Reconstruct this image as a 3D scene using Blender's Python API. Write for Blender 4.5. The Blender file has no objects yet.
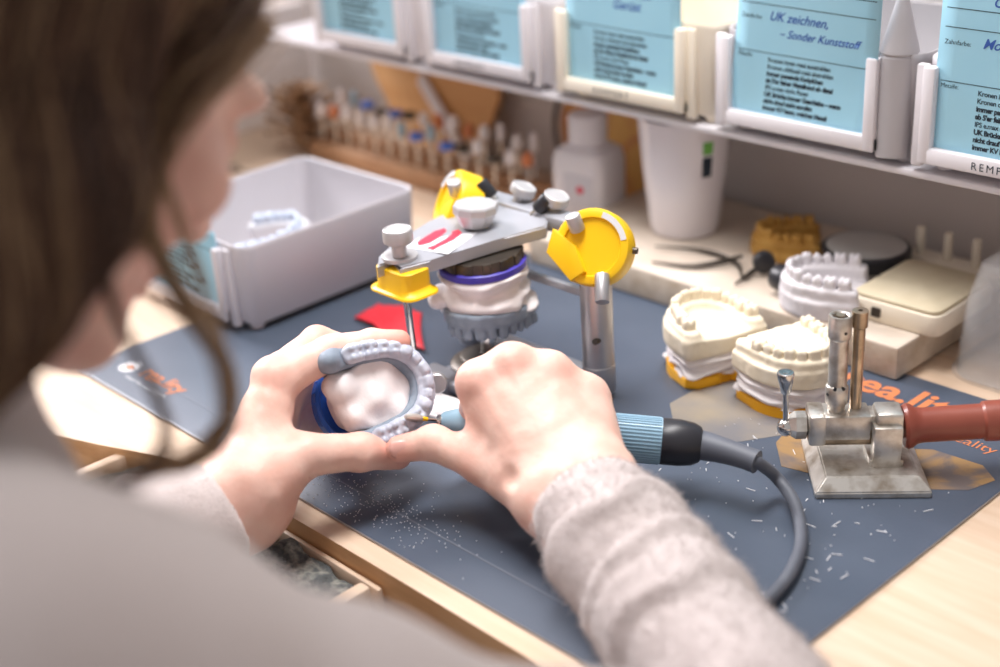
import bpy, bmesh, math, random
import numpy as np
from mathutils import Vector, Matrix, Euler

random.seed(7); rng = np.random.default_rng(7)
SC = bpy.context.scene
COL = SC.collection
PI = math.pi

# ------------------------------------------------------------------ objects
def tag(o, label=None, cat=None, group=None, kind=None):
    if label: o['label'] = label
    if cat: o['category'] = cat
    if group: o['group'] = group
    if kind: o['kind'] = kind
    return o

def empty(name, loc=(0, 0, 0), rz=0.0, label=None, cat=None, group=None):
    o = bpy.data.objects.new(name, None); COL.objects.link(o)
    o.empty_display_size = 0.01
    o.location = loc; o.rotation_euler = (0, 0, rz)
    return tag(o, label, cat, group)

def link_mesh(name, me, m, parent=None, smooth=True, angle=None):
    o = bpy.data.objects.new(name, me); COL.objects.link(o)
    for x in (m if isinstance(m, (list, tuple)) else [m]):
        me.materials.append(x)
    if smooth:
        me.polygons.foreach_set('use_smooth', [True] * len(me.polygons))
        if angle is not None:
            try: me.set_sharp_from_angle(angle=math.radians(angle))
            except Exception: pass
    if parent: o.parent = parent
    return o

def obj(name, bm, m, parent=None, smooth=True, angle=35):
    bmesh.ops.recalc_face_normals(bm, faces=bm.faces[:])
    me = bpy.data.meshes.new(name); bm.to_mesh(me); bm.free()
    return link_mesh(name, me, m, parent, smooth, angle)

def copy_tree(o, parent=None):
    c = o.copy(); COL.objects.link(c); c.parent = parent
    for ch in list(o.children): copy_tree(ch, c)
    return c

# ------------------------------------------------------------------ bmesh shapes
def BM(): return bmesh.new()

def xf(bm, verts, M):
    for v in verts: v.co = M @ v.co

def add_box(bm, c, s, bevel=0.0, seg=2, rot=None):
    r = bmesh.ops.create_cube(bm, size=1.0)
    vs = r['verts']
    for v in vs: v.co = Vector((v.co.x * s[0], v.co.y * s[1], v.co.z * s[2]))
    if bevel > 0:
        es = list({e for v in vs for e in v.link_edges})
        r2 = bmesh.ops.bevel(bm, geom=es, offset=bevel, segments=seg, affect='EDGES', profile=0.5)
        vs = list({v for f in r2['faces'] for v in f.verts} | {v for v in vs if v.is_valid})
    M = Matrix.Translation(Vector(c))
    if rot is not None: M = M @ rot.to_4x4()
    xf(bm, vs, M)
    return vs

def frame(axis):
    a = Vector(axis).normalized()
    t = Vector((0, 0, 1)) if abs(a.z) < 0.9 else Vector((1, 0, 0))
    u = t.cross(a).normalized(); v = a.cross(u)
    return u, v, a

def add_lathe(bm, prof, origin=(0, 0, 0), axis=(0, 0, 1), n=32, cap=True):
    """prof: list of (radius, height along axis)"""
    u, v, a = frame(axis); o = Vector(origin)
    rings = []
    for r, h in prof:
        rings.append([bm.verts.new(o + a * h + (u * math.cos(2 * PI * k / n) + v * math.sin(2 * PI * k / n)) * max(r, 1e-5)) for k in range(n)])
    for A, B in zip(rings, rings[1:]):
        for k in range(n):
            bm.faces.new((A[k], A[(k + 1) % n], B[(k + 1) % n], B[k]))
    if cap:
        bm.faces.new(rings[0][::-1]); bm.faces.new(rings[-1])
    return rings

def add_cyl(bm, a, b, r, n=24, bev=0.0, r2=None):
    a = Vector(a); b = Vector(b); L = (b - a).length; r2 = r if r2 is None else r2
    if bev > 0: prof = [(r - bev, 0), (r - bev * .3, bev * .3), (r, bev), (r2, L - bev), (r2 - bev * .3, L - bev * .3), (r2 - bev, L)]
    else: prof = [(r, 0), (r2, L)]
    return add_lathe(bm, prof, a, b - a, n)

def catmull(pts, n=8):
    P = [np.array(p, float) for p in pts]
    P = [2 * P[0] - P[1]] + P + [2 * P[-1] - P[-2]]
    out = []
    for i in range(1, len(P) - 2):
        for k in range(n):
            t = k / n
            out.append(0.5 * ((2 * P[i]) + (-P[i - 1] + P[i + 1]) * t + (2 * P[i - 1] - 5 * P[i] + 4 * P[i + 1] - P[i + 2]) * t ** 2 + (-P[i - 1] + 3 * P[i] - 3 * P[i + 1] + P[i + 2]) * t ** 3))
    out.append(P[-2])
    return out

def add_tube(bm, pts, r, n=12, cap=True, flat=1.0):
    """pts: polyline; r scalar or list"""
    pts = [Vector(p) for p in pts]
    rs = r if isinstance(r, (list, tuple, np.ndarray)) else [r] * len(pts)
    rings = []; u = None
    for i, p in enumerate(pts):
        d = (pts[min(i + 1, len(pts) - 1)] - pts[max(i - 1, 0)]).normalized()
        if u is None: u, v, _ = frame(d)
        else:
            u = (u - d * u.dot(d)).normalized(); v = d.cross(u)
        rings.append([bm.verts.new(p + (u * math.cos(2 * PI * k / n) + v * flat * math.sin(2 * PI * k / n)) * max(rs[i], 1e-5)) for k in range(n)])
    for A, B in zip(rings, rings[1:]):
        for k in range(n): bm.faces.new((A[k], A[(k + 1) % n], B[(k + 1) % n], B[k]))
    if cap: bm.faces.new(rings[0][::-1]); bm.faces.new(rings[-1])
    return rings

def add_prism(bm, poly, z0, z1, bevel=0.0, seg=2, M=None, bevel_all=True):
    """extrude a 2-D polygon from z0 to z1"""
    b = [bm.verts.new((x, y, z0)) for x, y in poly]; t = [bm.verts.new((x, y, z1)) for x, y in poly]
    fs = [bm.faces.new(b[::-1]), bm.faces.new(t)]
    n = len(poly)
    for k in range(n): fs.append(bm.faces.new((b[k], b[(k + 1) % n], t[(k + 1) % n], t[k])))
    vs = b + t
    if bevel > 0:
        es = list(fs[0].edges) + list(fs[1].edges)
        r = bmesh.ops.bevel(bm, geom=es, offset=bevel, segments=seg, affect='EDGES', profile=0.5)
        vs = list({v for f in r['faces'] for v in f.verts} | {v for v in vs if v.is_valid})
    if M is not None: xf(bm, vs, M)
    return vs

def rrect(w, h, r, n=5, cx=0.0, cy=0.0):
    out = []
    for sx, sy, a0 in ((1, 1, 0), (-1, 1, 90), (-1, -1, 180), (1, -1, 270)):
        for k in range(n + 1):
            a = math.radians(a0 + 90 * k / n)
            out.append((cx + sx * (w / 2 - r) + r * math.cos(a), cy + sy * (h / 2 - r) + r * math.sin(a)))
    return out

def xyplane(o, ex, ey):
    """matrix taking (x, y, z) to o + x*ex + y*ey + z*(ex x ey)"""
    ex = Vector(ex).normalized(); ez = ex.cross(Vector(ey)).normalized(); ey = ez.cross(ex)
    M = Matrix((ex, ey, ez)).transposed().to_4x4(); M.translation = Vector(o)
    return M

# ------------------------------------------------------------------ distance-field shapes, meshed as one continuous surface
def V(*a): return np.array(a, float)

def rc(p, a, b, ra, rb):
    a = np.asarray(a, float); b = np.asarray(b, float); ab = b - a
    h = np.clip(((p - a) @ ab) / max(ab @ ab, 1e-12), 0, 1)
    q = p - a - h[:, None] * ab
    return np.sqrt((q * q).sum(1)) - (ra + (rb - ra) * h)

def ell(p, c, r, R=None):
    q = p - np.asarray(c, float)
    if R is not None: q = q @ R          # columns of R are the ellipsoid's axes
    r = np.asarray(r, float)
    k0 = np.sqrt(((q / r) ** 2).sum(1)); k1 = np.sqrt(((q / (r * r)) ** 2).sum(1))
    return np.where(k1 > 1e-9, k0 * (k0 - 1) / np.maximum(k1, 1e-9), -r.min())

def sbox(p, c, s, rad=0.0, R=None):
    q = p - np.asarray(c, float)
    if R is not None: q = q @ R
    d = np.abs(q) - (np.asarray(s, float) / 2 - rad)
    return np.sqrt((np.maximum(d, 0) ** 2).sum(1)) + np.minimum(d.max(1), 0) - rad

def smin(a, b, k):
    h = np.maximum(k - np.abs(a - b), 0) / k
    return np.minimum(a, b) - h * h * k * 0.25

def smax(a, b, k): return -smin(-a, -b, k)

def vnoise(p, s, seed=0):
    """smooth value noise in -1..1"""
    q = p * s + 17.3; i = np.floor(q).astype(np.int64); f = q - i; f = f * f * (3 - 2 * f)
    def hsh(a, b, c):
        n = (a * 374761393 + b * 668265263 + c * 2147483647 + seed * 974711) & 0xffffffff
        n = ((n ^ (n >> 13)) * 1274126177) & 0xffffffff
        return ((n ^ (n >> 16)) & 0xffff) / 32767.5 - 1
    r = 0
    for dx in (0, 1):
        for dy in (0, 1):
            for dz in (0, 1):
                w = (f[:, 0] if dx else 1 - f[:, 0]) * (f[:, 1] if dy else 1 - f[:, 1]) * (f[:, 2] if dz else 1 - f[:, 2])
                r = r + w * hsh(i[:, 0] + dx, i[:, 1] + dy, i[:, 2] + dz)
    return r

def chunked(fn, P, n=400000):
    out = np.empty(len(P), np.float32)
    for i in range(0, len(P), n): out[i:i + n] = fn(P[i:i + n])
    return out

def surface(fn, lo, hi, h, cb=6):
    lo = np.asarray(lo, float); hi = np.asarray(hi, float)
    nb = np.ceil((hi - lo) / (h * cb)).astype(int); N = nb * cb
    g = np.stack(np.meshgrid(*[np.arange(k) for k in nb], indexing='ij'), -1).reshape(-1, 3)
    ctr = lo + (g + 0.5) * cb * h
    dc = chunked(fn, ctr)
    F = np.repeat(np.repeat(np.repeat(dc.reshape(nb), cb, 0), cb, 1), cb, 2).astype(np.float32)
    act = g[np.abs(dc) < cb * h * 1.6]
    loc = np.stack(np.meshgrid(*[np.arange(cb)] * 3, indexing='ij'), -1).reshape(-1, 3)
    for i in range(0, len(act), 2000):
        idx = (act[i:i + 2000, None, :] * cb + loc[None]).reshape(-1, 3)
        F[idx[:, 0], idx[:, 1], idx[:, 2]] = chunked(fn, lo + idx * h)
    S = F < 0
    cnt = np.zeros(N - 1, np.int8)
    for dx in (0, 1):
        for dy in (0, 1):
            for dz in (0, 1):
                cnt += S[dx:N[0] - 1 + dx, dy:N[1] - 1 + dy, dz:N[2] - 1 + dz]
    C = np.argwhere((cnt > 0) & (cnt < 8))
    ids = np.full(N - 1, -1, np.int32); ids[C[:, 0], C[:, 1], C[:, 2]] = np.arange(len(C))
    acc = np.zeros((len(C), 3)); num = np.zeros(len(C))
    corners = [(0, 0, 0), (1, 0, 0), (0, 1, 0), (1, 1, 0), (0, 0, 1), (1, 0, 1), (0, 1, 1), (1, 1, 1)]
    for a in corners:
        for ax in range(3):
            if a[ax]: continue
            b = list(a); b[ax] = 1
            fa = F[C[:, 0] + a[0], C[:, 1] + a[1], C[:, 2] + a[2]].astype(float); fb = F[C[:, 0] + b[0], C[:, 1] + b[1], C[:, 2] + b[2]].astype(float)
            m = (fa < 0) != (fb < 0)
            t = np.where(m, fa / np.where(m, fa - fb, 1), 0)
            pt = np.tile(np.array(a, float), (len(C), 1)); pt[:, ax] += t
            acc[m] += pt[m]; num[m] += 1
    Vt = lo + (C + acc / num[:, None]) * h
    quads = []
    for ax in range(3):
        o1, o2 = [(1, 2), (2, 0), (0, 1)][ax]
        sl0 = [slice(None)] * 3; sl1 = [slice(None)] * 3
        sl0[ax] = slice(0, N[ax] - 1); sl1[ax] = slice(1, N[ax])
        A = S[tuple(sl0)]; B = S[tuple(sl1)]
        E = np.argwhere(A != B); sgn = A[E[:, 0], E[:, 1], E[:, 2]]
        ok = (E[:, o1] > 0) & (E[:, o2] > 0) & (E[:, o1] < N[o1] - 1) & (E[:, o2] < N[o2] - 1)
        E = E[ok]; sgn = sgn[ok]
        def cid(d1, d2):
            q = E.copy(); q[:, o1] -= d1; q[:, o2] -= d2
            return ids[q[:, 0], q[:, 1], q[:, 2]]
        Q = np.stack([cid(1, 1), cid(0, 1), cid(0, 0), cid(1, 0)], 1)
        Q[~sgn] = Q[~sgn][:, ::-1]
        quads.append(Q)
    Q = np.concatenate(quads); Q = Q[(Q >= 0).all(1)]
    return Vt, Q

def np_mesh(name, Vt, Q):
    me = bpy.data.meshes.new(name)
    me.vertices.add(len(Vt)); me.vertices.foreach_set('co', np.asarray(Vt, np.float32).ravel())
    me.loops.add(Q.size); me.loops.foreach_set('vertex_index', Q.astype(np.int32).ravel())
    me.polygons.add(len(Q)); me.polygons.foreach_set('loop_start', np.arange(len(Q), dtype=np.int32) * Q.shape[1])
    me.update(calc_edges=True); me.validate()
    return me

def sdf_obj(name, fn, lo, hi, h, m, parent=None):
    Vt, Q = surface(fn, lo, hi, h)
    return link_mesh(name, np_mesh(name, Vt, Q), m, parent)

# ------------------------------------------------------------------ materials
def lin(c):
    if isinstance(c, str): c = [int(c[i:i + 2], 16) / 255 for i in (0, 2, 4)]
    return tuple((x / 12.92 if x <= 0.04045 else ((x + 0.055) / 1.055) ** 2.4) for x in c[:3]) + (1.0,)

def mat(name, c, rough=0.5, metal=0.0, c2=None, vs=20.0, detail=4, lo=0.4, hi=0.65, bump=0.0, bs=200.0, sss=0.0, trans=0.0, coat=0.0, sheen=0.0,
        stretch=(1, 1, 1), emit=None, alpha=1.0, ior=1.45, attr=None, attr_c=None, spec=None, dist=0.0, bdist=0.001):
    m = bpy.data.materials.new(name); m.use_nodes = True
    nt = m.node_tree; N = nt.nodes; L = nt.links; bs_ = N['Principled BSDF']
    bs_.inputs['Base Color'].default_value = lin(c)
    bs_.inputs['Roughness'].default_value = rough; bs_.inputs['Metallic'].default_value = metal
    bs_.inputs['IOR'].default_value = ior
    if spec is not None: bs_.inputs['Specular IOR Level'].default_value = spec
    if sss: bs_.inputs['Subsurface Weight'].default_value = sss; bs_.inputs['Subsurface Radius'].default_value = (1, .35, .2); bs_.inputs['Subsurface Scale'].default_value = 0.004
    if trans: bs_.inputs['Transmission Weight'].default_value = trans
    if coat: bs_.inputs['Coat Weight'].default_value = coat
    if sheen: bs_.inputs['Sheen Weight'].default_value = sheen; bs_.inputs['Sheen Roughness'].default_value = .5
    if alpha < 1: bs_.inputs['Alpha'].default_value = alpha
    tc = N.new('ShaderNodeTexCoord'); mp = N.new('ShaderNodeMapping'); mp.inputs['Scale'].default_value = stretch
    L.new(tc.outputs['Object'], mp.inputs['Vector'])
    col = None
    if c2 is not None:
        nz = N.new('ShaderNodeTexNoise'); nz.inputs['Scale'].default_value = vs; nz.inputs['Detail'].default_value = detail; nz.inputs['Distortion'].default_value = dist
        L.new(mp.outputs['Vector'], nz.inputs['Vector'])
        rp = N.new('ShaderNodeValToRGB'); rp.color_ramp.elements[0].position = lo; rp.color_ramp.elements[1].position = hi
        rp.color_ramp.elements[0].color = lin(c); rp.color_ramp.elements[1].color = lin(c2)
        L.new(nz.outputs['Fac'], rp.inputs['Fac']); col = rp.outputs['Color']
        L.new(col, bs_.inputs['Base Color'])
    if attr:
        at = N.new('ShaderNodeAttribute'); at.attribute_name = attr
        mx = N.new('ShaderNodeMix'); mx.data_type = 'RGBA'
        L.new(at.outputs['Fac'], mx.inputs['Factor'])
        if col: L.new(col, mx.inputs['A'])
        else: mx.inputs['A'].default_value = lin(c)
        mx.inputs['B'].default_value = lin(attr_c)
        L.new(mx.outputs['Result'], bs_.inputs['Base Color'])
    if bump:
        nb = N.new('ShaderNodeTexNoise'); nb.inputs['Scale'].default_value = bs; nb.inputs['Detail'].default_value = 3
        L.new(mp.outputs['Vector'], nb.inputs['Vector'])
        bp = N.new('ShaderNodeBump'); bp.inputs['Strength'].default_value = bump; bp.inputs['Distance'].default_value = bdist
        L.new(nb.outputs['Fac'], bp.inputs['Height']); L.new(bp.outputs['Normal'], bs_.inputs['Normal'])
    if emit: bs_.inputs['Emission Color'].default_value = lin(emit[0]); bs_.inputs['Emission Strength'].default_value = emit[1]
    return m

M = {}
M['wall'] = mat('wall_paint', 'd9d2d0', .8, c2='d3ccc9', vs=3, bump=.08, bs=300)
M['panel'] = mat('white_panel', 'f2eeee', .6)
M['floor'] = mat('floor_vinyl', '8b8580', .6, c2='7d7772', vs=6)
M['wood'] = mat('beech_wood', 'dfc8b2', .45, c2='d4b89d', vs=9, stretch=(1.2, 14, 14), bump=.05, bs=120, detail=6, lo=.35, hi=.7)
M['wood_edge'] = mat('beech_edge', 'd9b083', .5, c2='c79a6c', vs=10, stretch=(1.2, 14, 14), detail=6)
M['mat'] = mat('desk_mat_grey', '4b5565', .40, c2='545e6e', vs=14, bump=.06, bs=500, lo=.35, hi=.7)
M['mat_edge'] = mat('mat_edge', 'a9a9ae', .5)
M['white_plastic'] = mat('white_plastic', 'e4e0e4', .38, c2='dfdbe0', vs=8)
M['grey_plastic'] = mat('grey_plastic', 'b5b1b4', .42, c2='aeaaad', vs=8)
M['pale_grey'] = mat('pale_grey_plastic', 'cfccd2', .4, c2='c9c6cc', vs=8)
M['cream_plastic'] = mat('cream_plastic', 'efe6d6', .4, c2='ebe0cd', vs=8)
M['blue_card'] = mat('blue_card', 'a6d8ec', .75, c2='9ed2e8', vs=10)
M['ink'] = mat('black_ink', '24303c', .7)
M['pen'] = mat('blue_pen', '3a5fb0', .7)
M['plaster'] = mat('white_plaster', 'ece6e6', .85, c2='e2dcdd', vs=60, bump=.2, bs=700)
M['plaster_cream'] = mat('cream_plaster', 'eadfca', .8, c2='e2d5bd', vs=50, bump=.2, bs=700)
M['plaster_grey'] = mat('grey_plaster', '7e8a99', .6, c2='8b97a6', vs=80, bump=.2, bs=700)
M['plaster_pale'] = mat('pale_grey_plaster', 'b2b8c8', .40, c2='c0c6d4', vs=120, bump=.15, bs=700)
M['plaster_white2'] = mat('white_stone', 'dcd8dc', .7, c2='d4d0d4', vs=60, bump=.15, bs=600)
M['plaster_gold'] = mat('golden_plaster', 'c99a4e', .7, c2='b5853c', vs=60, bump=.2, bs=600)
M['yellow'] = mat('yellow_plastic', 'f5c518', .35, c2='f0bc10', vs=10)
M['yellow_base'] = mat('yellow_base', 'f2b21a', .4, c2='eaa60f', vs=10)
M['alu'] = mat('satin_aluminium', 'bdbbbd', .38, .75, c2='b3b1b4', vs=40, bump=.03, bs=600)
M['silver_paint'] = mat('silver_grey_paint', 'aeb0b8', .38, .35, c2='a6a8b0', vs=20)
M['knob'] = mat('knob_grey', 'b9b7b9', .42, .3)
M['chrome'] = mat('chrome', 'd2cfcc', .16, 1.0)
M['worn_nickel'] = mat('worn_nickel', 'd6d2cc', .34, .8, c2='9c8f80', vs=90, lo=.45, hi=.75, bump=.08, bs=250)
M['brassy'] = mat('worn_brass', 'c9b49c', .3, .95, c2='9a8b78', vs=60)
M['black'] = mat('black_rubber', '26262b', .35, c2='2d2d33', vs=20)
M['dark_metal'] = mat('dark_metal', '4a443f', .4, .7, c2='5c544c', vs=40)
M['purple'] = mat('violet_plastic', '4a3fae', .35)
M['blue_plastic'] = mat('blue_plastic', '3a70d2', .35, c2='3466c6', vs=20)
M['hand_blue'] = mat('blue_grey_enamel', '8fb0c4', .32, c2='8aabc0', vs=12, coat=.3)
M['cable'] = mat('grey_cable', '585c66', .5, c2='61656f', vs=40)
M['terracotta'] = mat('red_brown_rubber', '8f4a3b', .38, c2='844033', vs=30, bump=.05, bs=200, coat=.2)
M['slab'] = mat('stone_slab', 'd8cabb', .7, c2='c9b9a9', vs=25, bump=.15, bs=200, detail=8)
M['slab_side'] = mat('stone_slab_edge', 'cdbfae', .8, c2='bba994', vs=60, bump=.4, bs=300)
M['red'] = mat('red_wax', 'd8333f', .45, c2='cf2a37', vs=30)
M['tan'] = mat('tan_wood', 'd9a873', .55, c2='cf9a63', vs=6, stretch=(1, 6, 6))
M['amber'] = mat('amber_wood', 'ecbc6c', .5, c2='d98f62', vs=22, lo=.45, hi=.62, dist=1.0)
M['brown_wood'] = mat('brown_wood', 'b98f6d', .6, c2='aa7f5d', vs=10, stretch=(2, 14, 14))
M['cone'] = mat('pine_cone_brown', '6f4f38', .75, c2='c09c78', vs=120)
M['orange_print'] = mat('orange_print', 'cb7b50', .5)
M['white_print'] = mat('white_print', 'd8d8dc', .5)
M['photo_print'] = mat('brown_photo_print', '9c7c54', .45, c2='6c6260', vs=26, dist=1.2, lo=.42, hi=.6)
M['beige_print'] = mat('beige_photo_print', '777578', .45, c2='938878', vs=18)
M['red_print'] = mat('red_print', 'd2304a', .5)
M['lid_grey'] = mat('lid_grey', 'b4b1ae', .4, c2='aaa7a4', vs=12)
M['foam'] = mat('cream_foam', 'd9cdb2', .8, c2='d2c5a8', vs=40)
M['debris'] = mat('filings', '55595a', .85, c2='9a9a92', vs=160, bump=1.0, bs=300, lo=.45, hi=.7, bdist=.004)
M['mug'] = mat('mug_glaze', 'e6e1e6', .2, coat=.3)
M['green'] = mat('green_print', '6fae54', .4)
M['clear'] = mat('clear_plastic', 'eeeef0', .12, alpha=.16)
M['scrap'] = mat('white_filings', 'dcdce0', .6)

# ================================================================== the setting
def struct(name, bm, m, **k):
    o = obj(name, bm, m, **k); o['kind'] = 'structure'; return o

bm = BM(); add_box(bm, (-.5, .5, -.76), (4.5, 3.2, .02)); struct('floor', bm, M['floor'])
bm = BM(); add_box(bm, (-.5, .975, .6), (4.5, .04, 2.72)); struct('wall_back', bm, M['wall'])

# work bench: a beech top with a shallow curved cut-out where the person sits
DT = .032
cut = catmull([(-1.02, .12), (-.955, .17), (-.90, .285), (-.84, .332), (-.79, .354), (-.715, .380), (-.62, .386), (-.40, .386), (-.24, .380), (-.13, .33), (-.075, .22), (-.02, .12)], 6)
poly = [(-1.75, .12)] + [(float(p[0]), float(p[1])) for p in cut] + [(.45, .12), (.45, .955), (-1.75, .955)]
bm = BM(); add_prism(bm, poly, -DT, 0, bevel=.0015, seg=2)
desk = obj('bench_top', bm, [M['wood'], M['wood_edge']])
for p in desk.data.polygons:
    if abs(p.normal.z) < .3: p.material_index = 1
bench = empty('work_bench', (0, 0, -.75), 0, 'light beech work bench with a curved cut-out under the grey mat', 'workbench')
desk.parent = bench; desk.location = (0, 0, .75)
for x, y in ((-1.70, .18), (.40, .18), (-1.70, .9), (.40, .9)):
    bm = BM(); add_box(bm, (x, y, .36), (.06, .06, .717), .003); obj('leg', bm, M['wood_edge'], bench)
bm = BM(); add_box(bm, (-.65, .9, .66), (2.04, .02, .116), .002); obj('apron', bm, M['wood_edge'], bench)

# pull-out tray for the filings, in front of the bench edge
tr = empty('catch_tray', (-.655, .3355, -.046), 0, 'wooden pull-out tray of grey filings at the bench edge', 'tray')
bm = BM(); add_box(bm, (0, 0, .0025), (.25, .10, .005)); obj('tray_floor', bm, M['wood_edge'], tr)
for c, s in ((((0, .0475, .0195), (.25, .004, .033))), ((0, -.0455, .023), (.25, .009, .036)), ((.1205, 0, .023), (.009, .082, .036)), ((-.1205, 0, .023), (.009, .082, .036))):
    bm = BM(); add_box(bm, c, s, .002); obj('rim', bm, M['wood'], tr)
def f(p):
    d = sbox(p, (-.655, .338, -.0255), (.224, .082, .031), .004)
    return np.maximum(d + vnoise(p, 55) * .004 + vnoise(p, 170, 3) * .0025, -.0406 - p[:, 2])
tag(sdf_obj('filings', f, (-.79, .28, -.050), (-.52, .386, .0), .0022, M['debris']), 'dark grey filings and dust piled in the wooden tray', 'filings', kind='stuff')

# ------------------------------------------------------------------ desk mat with its printing
t = empty('desk_mat', (0, 0, 0), 0, 'dark grey desk mat with orange lettering covering the bench', 'desk mat')
x0, x1, y0, y1 = -.9105, -.318, .401, .778
bm = BM(); add_prism(bm, rrect(x1 - x0, y1 - y0, .004, 4, (x0 + x1) / 2, (y0 + y1) / 2), .0002, .0022, bevel=.0006)
o = obj('sheet', bm, [M['mat'], M['mat_edge']], t)
for p in o.data.polygons:
    if abs(p.normal.z) < .6: p.material_index = 1
ZM = .0022
bm = BM(); add_box(bm, ((x0 + x1) / 2, y0 + .028, ZM + .0001), (x1 - x0 - .01, .0012, .0002)); obj('groove_line', bm, mat('mat_line', '6b717d', .5), t)

def text_mesh(s, size, bold=0.0, shear=0.0, space=1.0):
    cu = bpy.data.curves.new('lettering', 'FONT'); cu.body = s; cu.size = size; cu.offset = bold; cu.shear = shear; cu.space_character = space
    cu.resolution_u = 3
    o = bpy.data.objects.new('lettering', cu); COL.objects.link(o)
    bpy.context.view_layer.update()
    me = bpy.data.meshes.new_from_object(o.evaluated_get(bpy.context.evaluated_depsgraph_get()))
    bpy.data.objects.remove(o); me.materials.clear()
    return me

def flat_text(name, s, size, Mx, m, parent, **k):
    me = text_mesh(s, size, **k); me.transform(Mx)
    return link_mesh(name, me, m, parent, smooth=False)

def mat_text(s, size, x, y, m, **k):
    return flat_text('lettering', s, size, Matrix.Translation((x, y, ZM + .0002)), m, t, **k)
mat_text('crea.lity', .035, -.4865, .7375, M['orange_print'], bold=.0009)
mat_text('reality', .013, -.3745, .7150, M['orange_print'])
mat_text('rea.lity', .019, -.862, .4265, M['orange_print'], bold=.0004)
mat_text('smart for your needs', .0062, -.866, .417, M['white_print'])
bm = BM(); add_lathe(bm, [(.0085, 0), (.0085, .0002)], (-.8775, .4285, ZM), n=28); obj('printed_logo', bm, M['white_print'], t)
bm = BM(); add_lathe(bm, [(.0035, 0), (.0035, .00015)], (-.8765, .4285, ZM + .0002), n=20); obj('printed_logo', bm, M['orange_print'], t)
def patch(pts, m, dz=0):
    c = pts
    bm = BM(); add_prism(bm, [(float(p[0]), float(p[1])) for p in c], ZM, ZM + .00015 + dz); return obj('printed_photo', bm, m, t)
patch([(-.372, .697), (-.340, .699), (-.326, .688), (-.332, .668), (-.352, .652), (-.38, .64), (-.40, .655), (-.395, .68)], M['photo_print'])
patch([(-.535, .70), (-.50, .715), (-.45, .70), (-.445, .665), (-.47, .625), (-.505, .61), (-.535, .64)], M['beige_print'])
patch([(-.456, .668), (-.435, .665), (-.417, .650), (-.410, .625), (-.43, .62), (-.45, .642)], M['photo_print'], .0001)
patch([(-.505, .693), (-.487, .699), (-.48, .685), (-.497, .680)], mat('smear_print', 'a8674f', .5), .0001)

# scattered white filings on the mat
def flakes(n, xr, yr, seed):
    r = random.Random(seed); bm = BM()
    for _ in range(n):
        x = r.uniform(*xr); y = r.uniform(*yr)
        L = r.choice([.0004, .0005, .0006, .0012, .003, .006]); a = r.uniform(0, 7)
        add_box(bm, (x, y, ZM + .00025), (L, .00035 + .1 * min(L, .001), .0005), rot=Euler((0, 0, a)).to_matrix())
    return bm
bm = flakes(170, (-.49, -.335), (.47, .66), 4)
for k in range(330):
    x = random.gauss(-.585, .035); y = random.gauss(.425, .014)
    if x0 + .01 < x < x1 - .01 and y > y0 + .004: add_box(bm, (x, y, ZM + .00025), (.0005, .0005, .0004))
tag(obj('plaster_filings', bm, M['scrap'], smooth=False), 'white plaster filings scattered over the grey mat', 'filings', kind='stuff')

# sheet of red wax, wrinkled, on the mat behind the held cast
bm = BM(); n = 14
P0, P1, P2, P3 = [V(*q)[:2] for q in ((-0.8105, 0.5887, 0.0000), (-0.7215, 0.5830, -0.0000), (-0.7766, 0.6310, -0.0000), (-0.8191, 0.6191, 0.0000))]
gv = {}
for i in range(n + 1):
    for j in range(n + 1):
        a, b = i / n, j / n
        q = (P0 * (1 - a) + P1 * a) * (1 - b) + (P3 * (1 - a) + P2 * a) * b
        e = .002 * math.sin(9 * a + 3 * b) * (1 if j in (0, n) or i in (0, n) else .4)
        gv[i, j] = bm.verts.new((q[0] + e, q[1] + e, ZM + .0012 + .002 * (1 + math.sin(7 * a + 4 * b)) * .5 + random.uniform(0, .0008)))
for i in range(n):
    for j in range(n): bm.faces.new((gv[i, j], gv[i + 1, j], gv[i + 1, j + 1], gv[i, j + 1]))
o = obj('wax_sheet', bm, M['red'], angle=60); md = o.modifiers.new('thickness', 'SOLIDIFY'); md.thickness = .0012
tag(o, 'crumpled red wax sheet lying on the grey mat', 'wax sheet')

# ================================================================== trays
def ring_loft(bm, loops):
    R = [[bm.verts.new(p) for p in lp] for lp in loops]; n = len(R[0])
    for A, B in zip(R, R[1:]):
        for k in range(n): bm.faces.new((A[k], A[(k + 1) % n], B[(k + 1) % n], B[k]))
    return R

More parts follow.
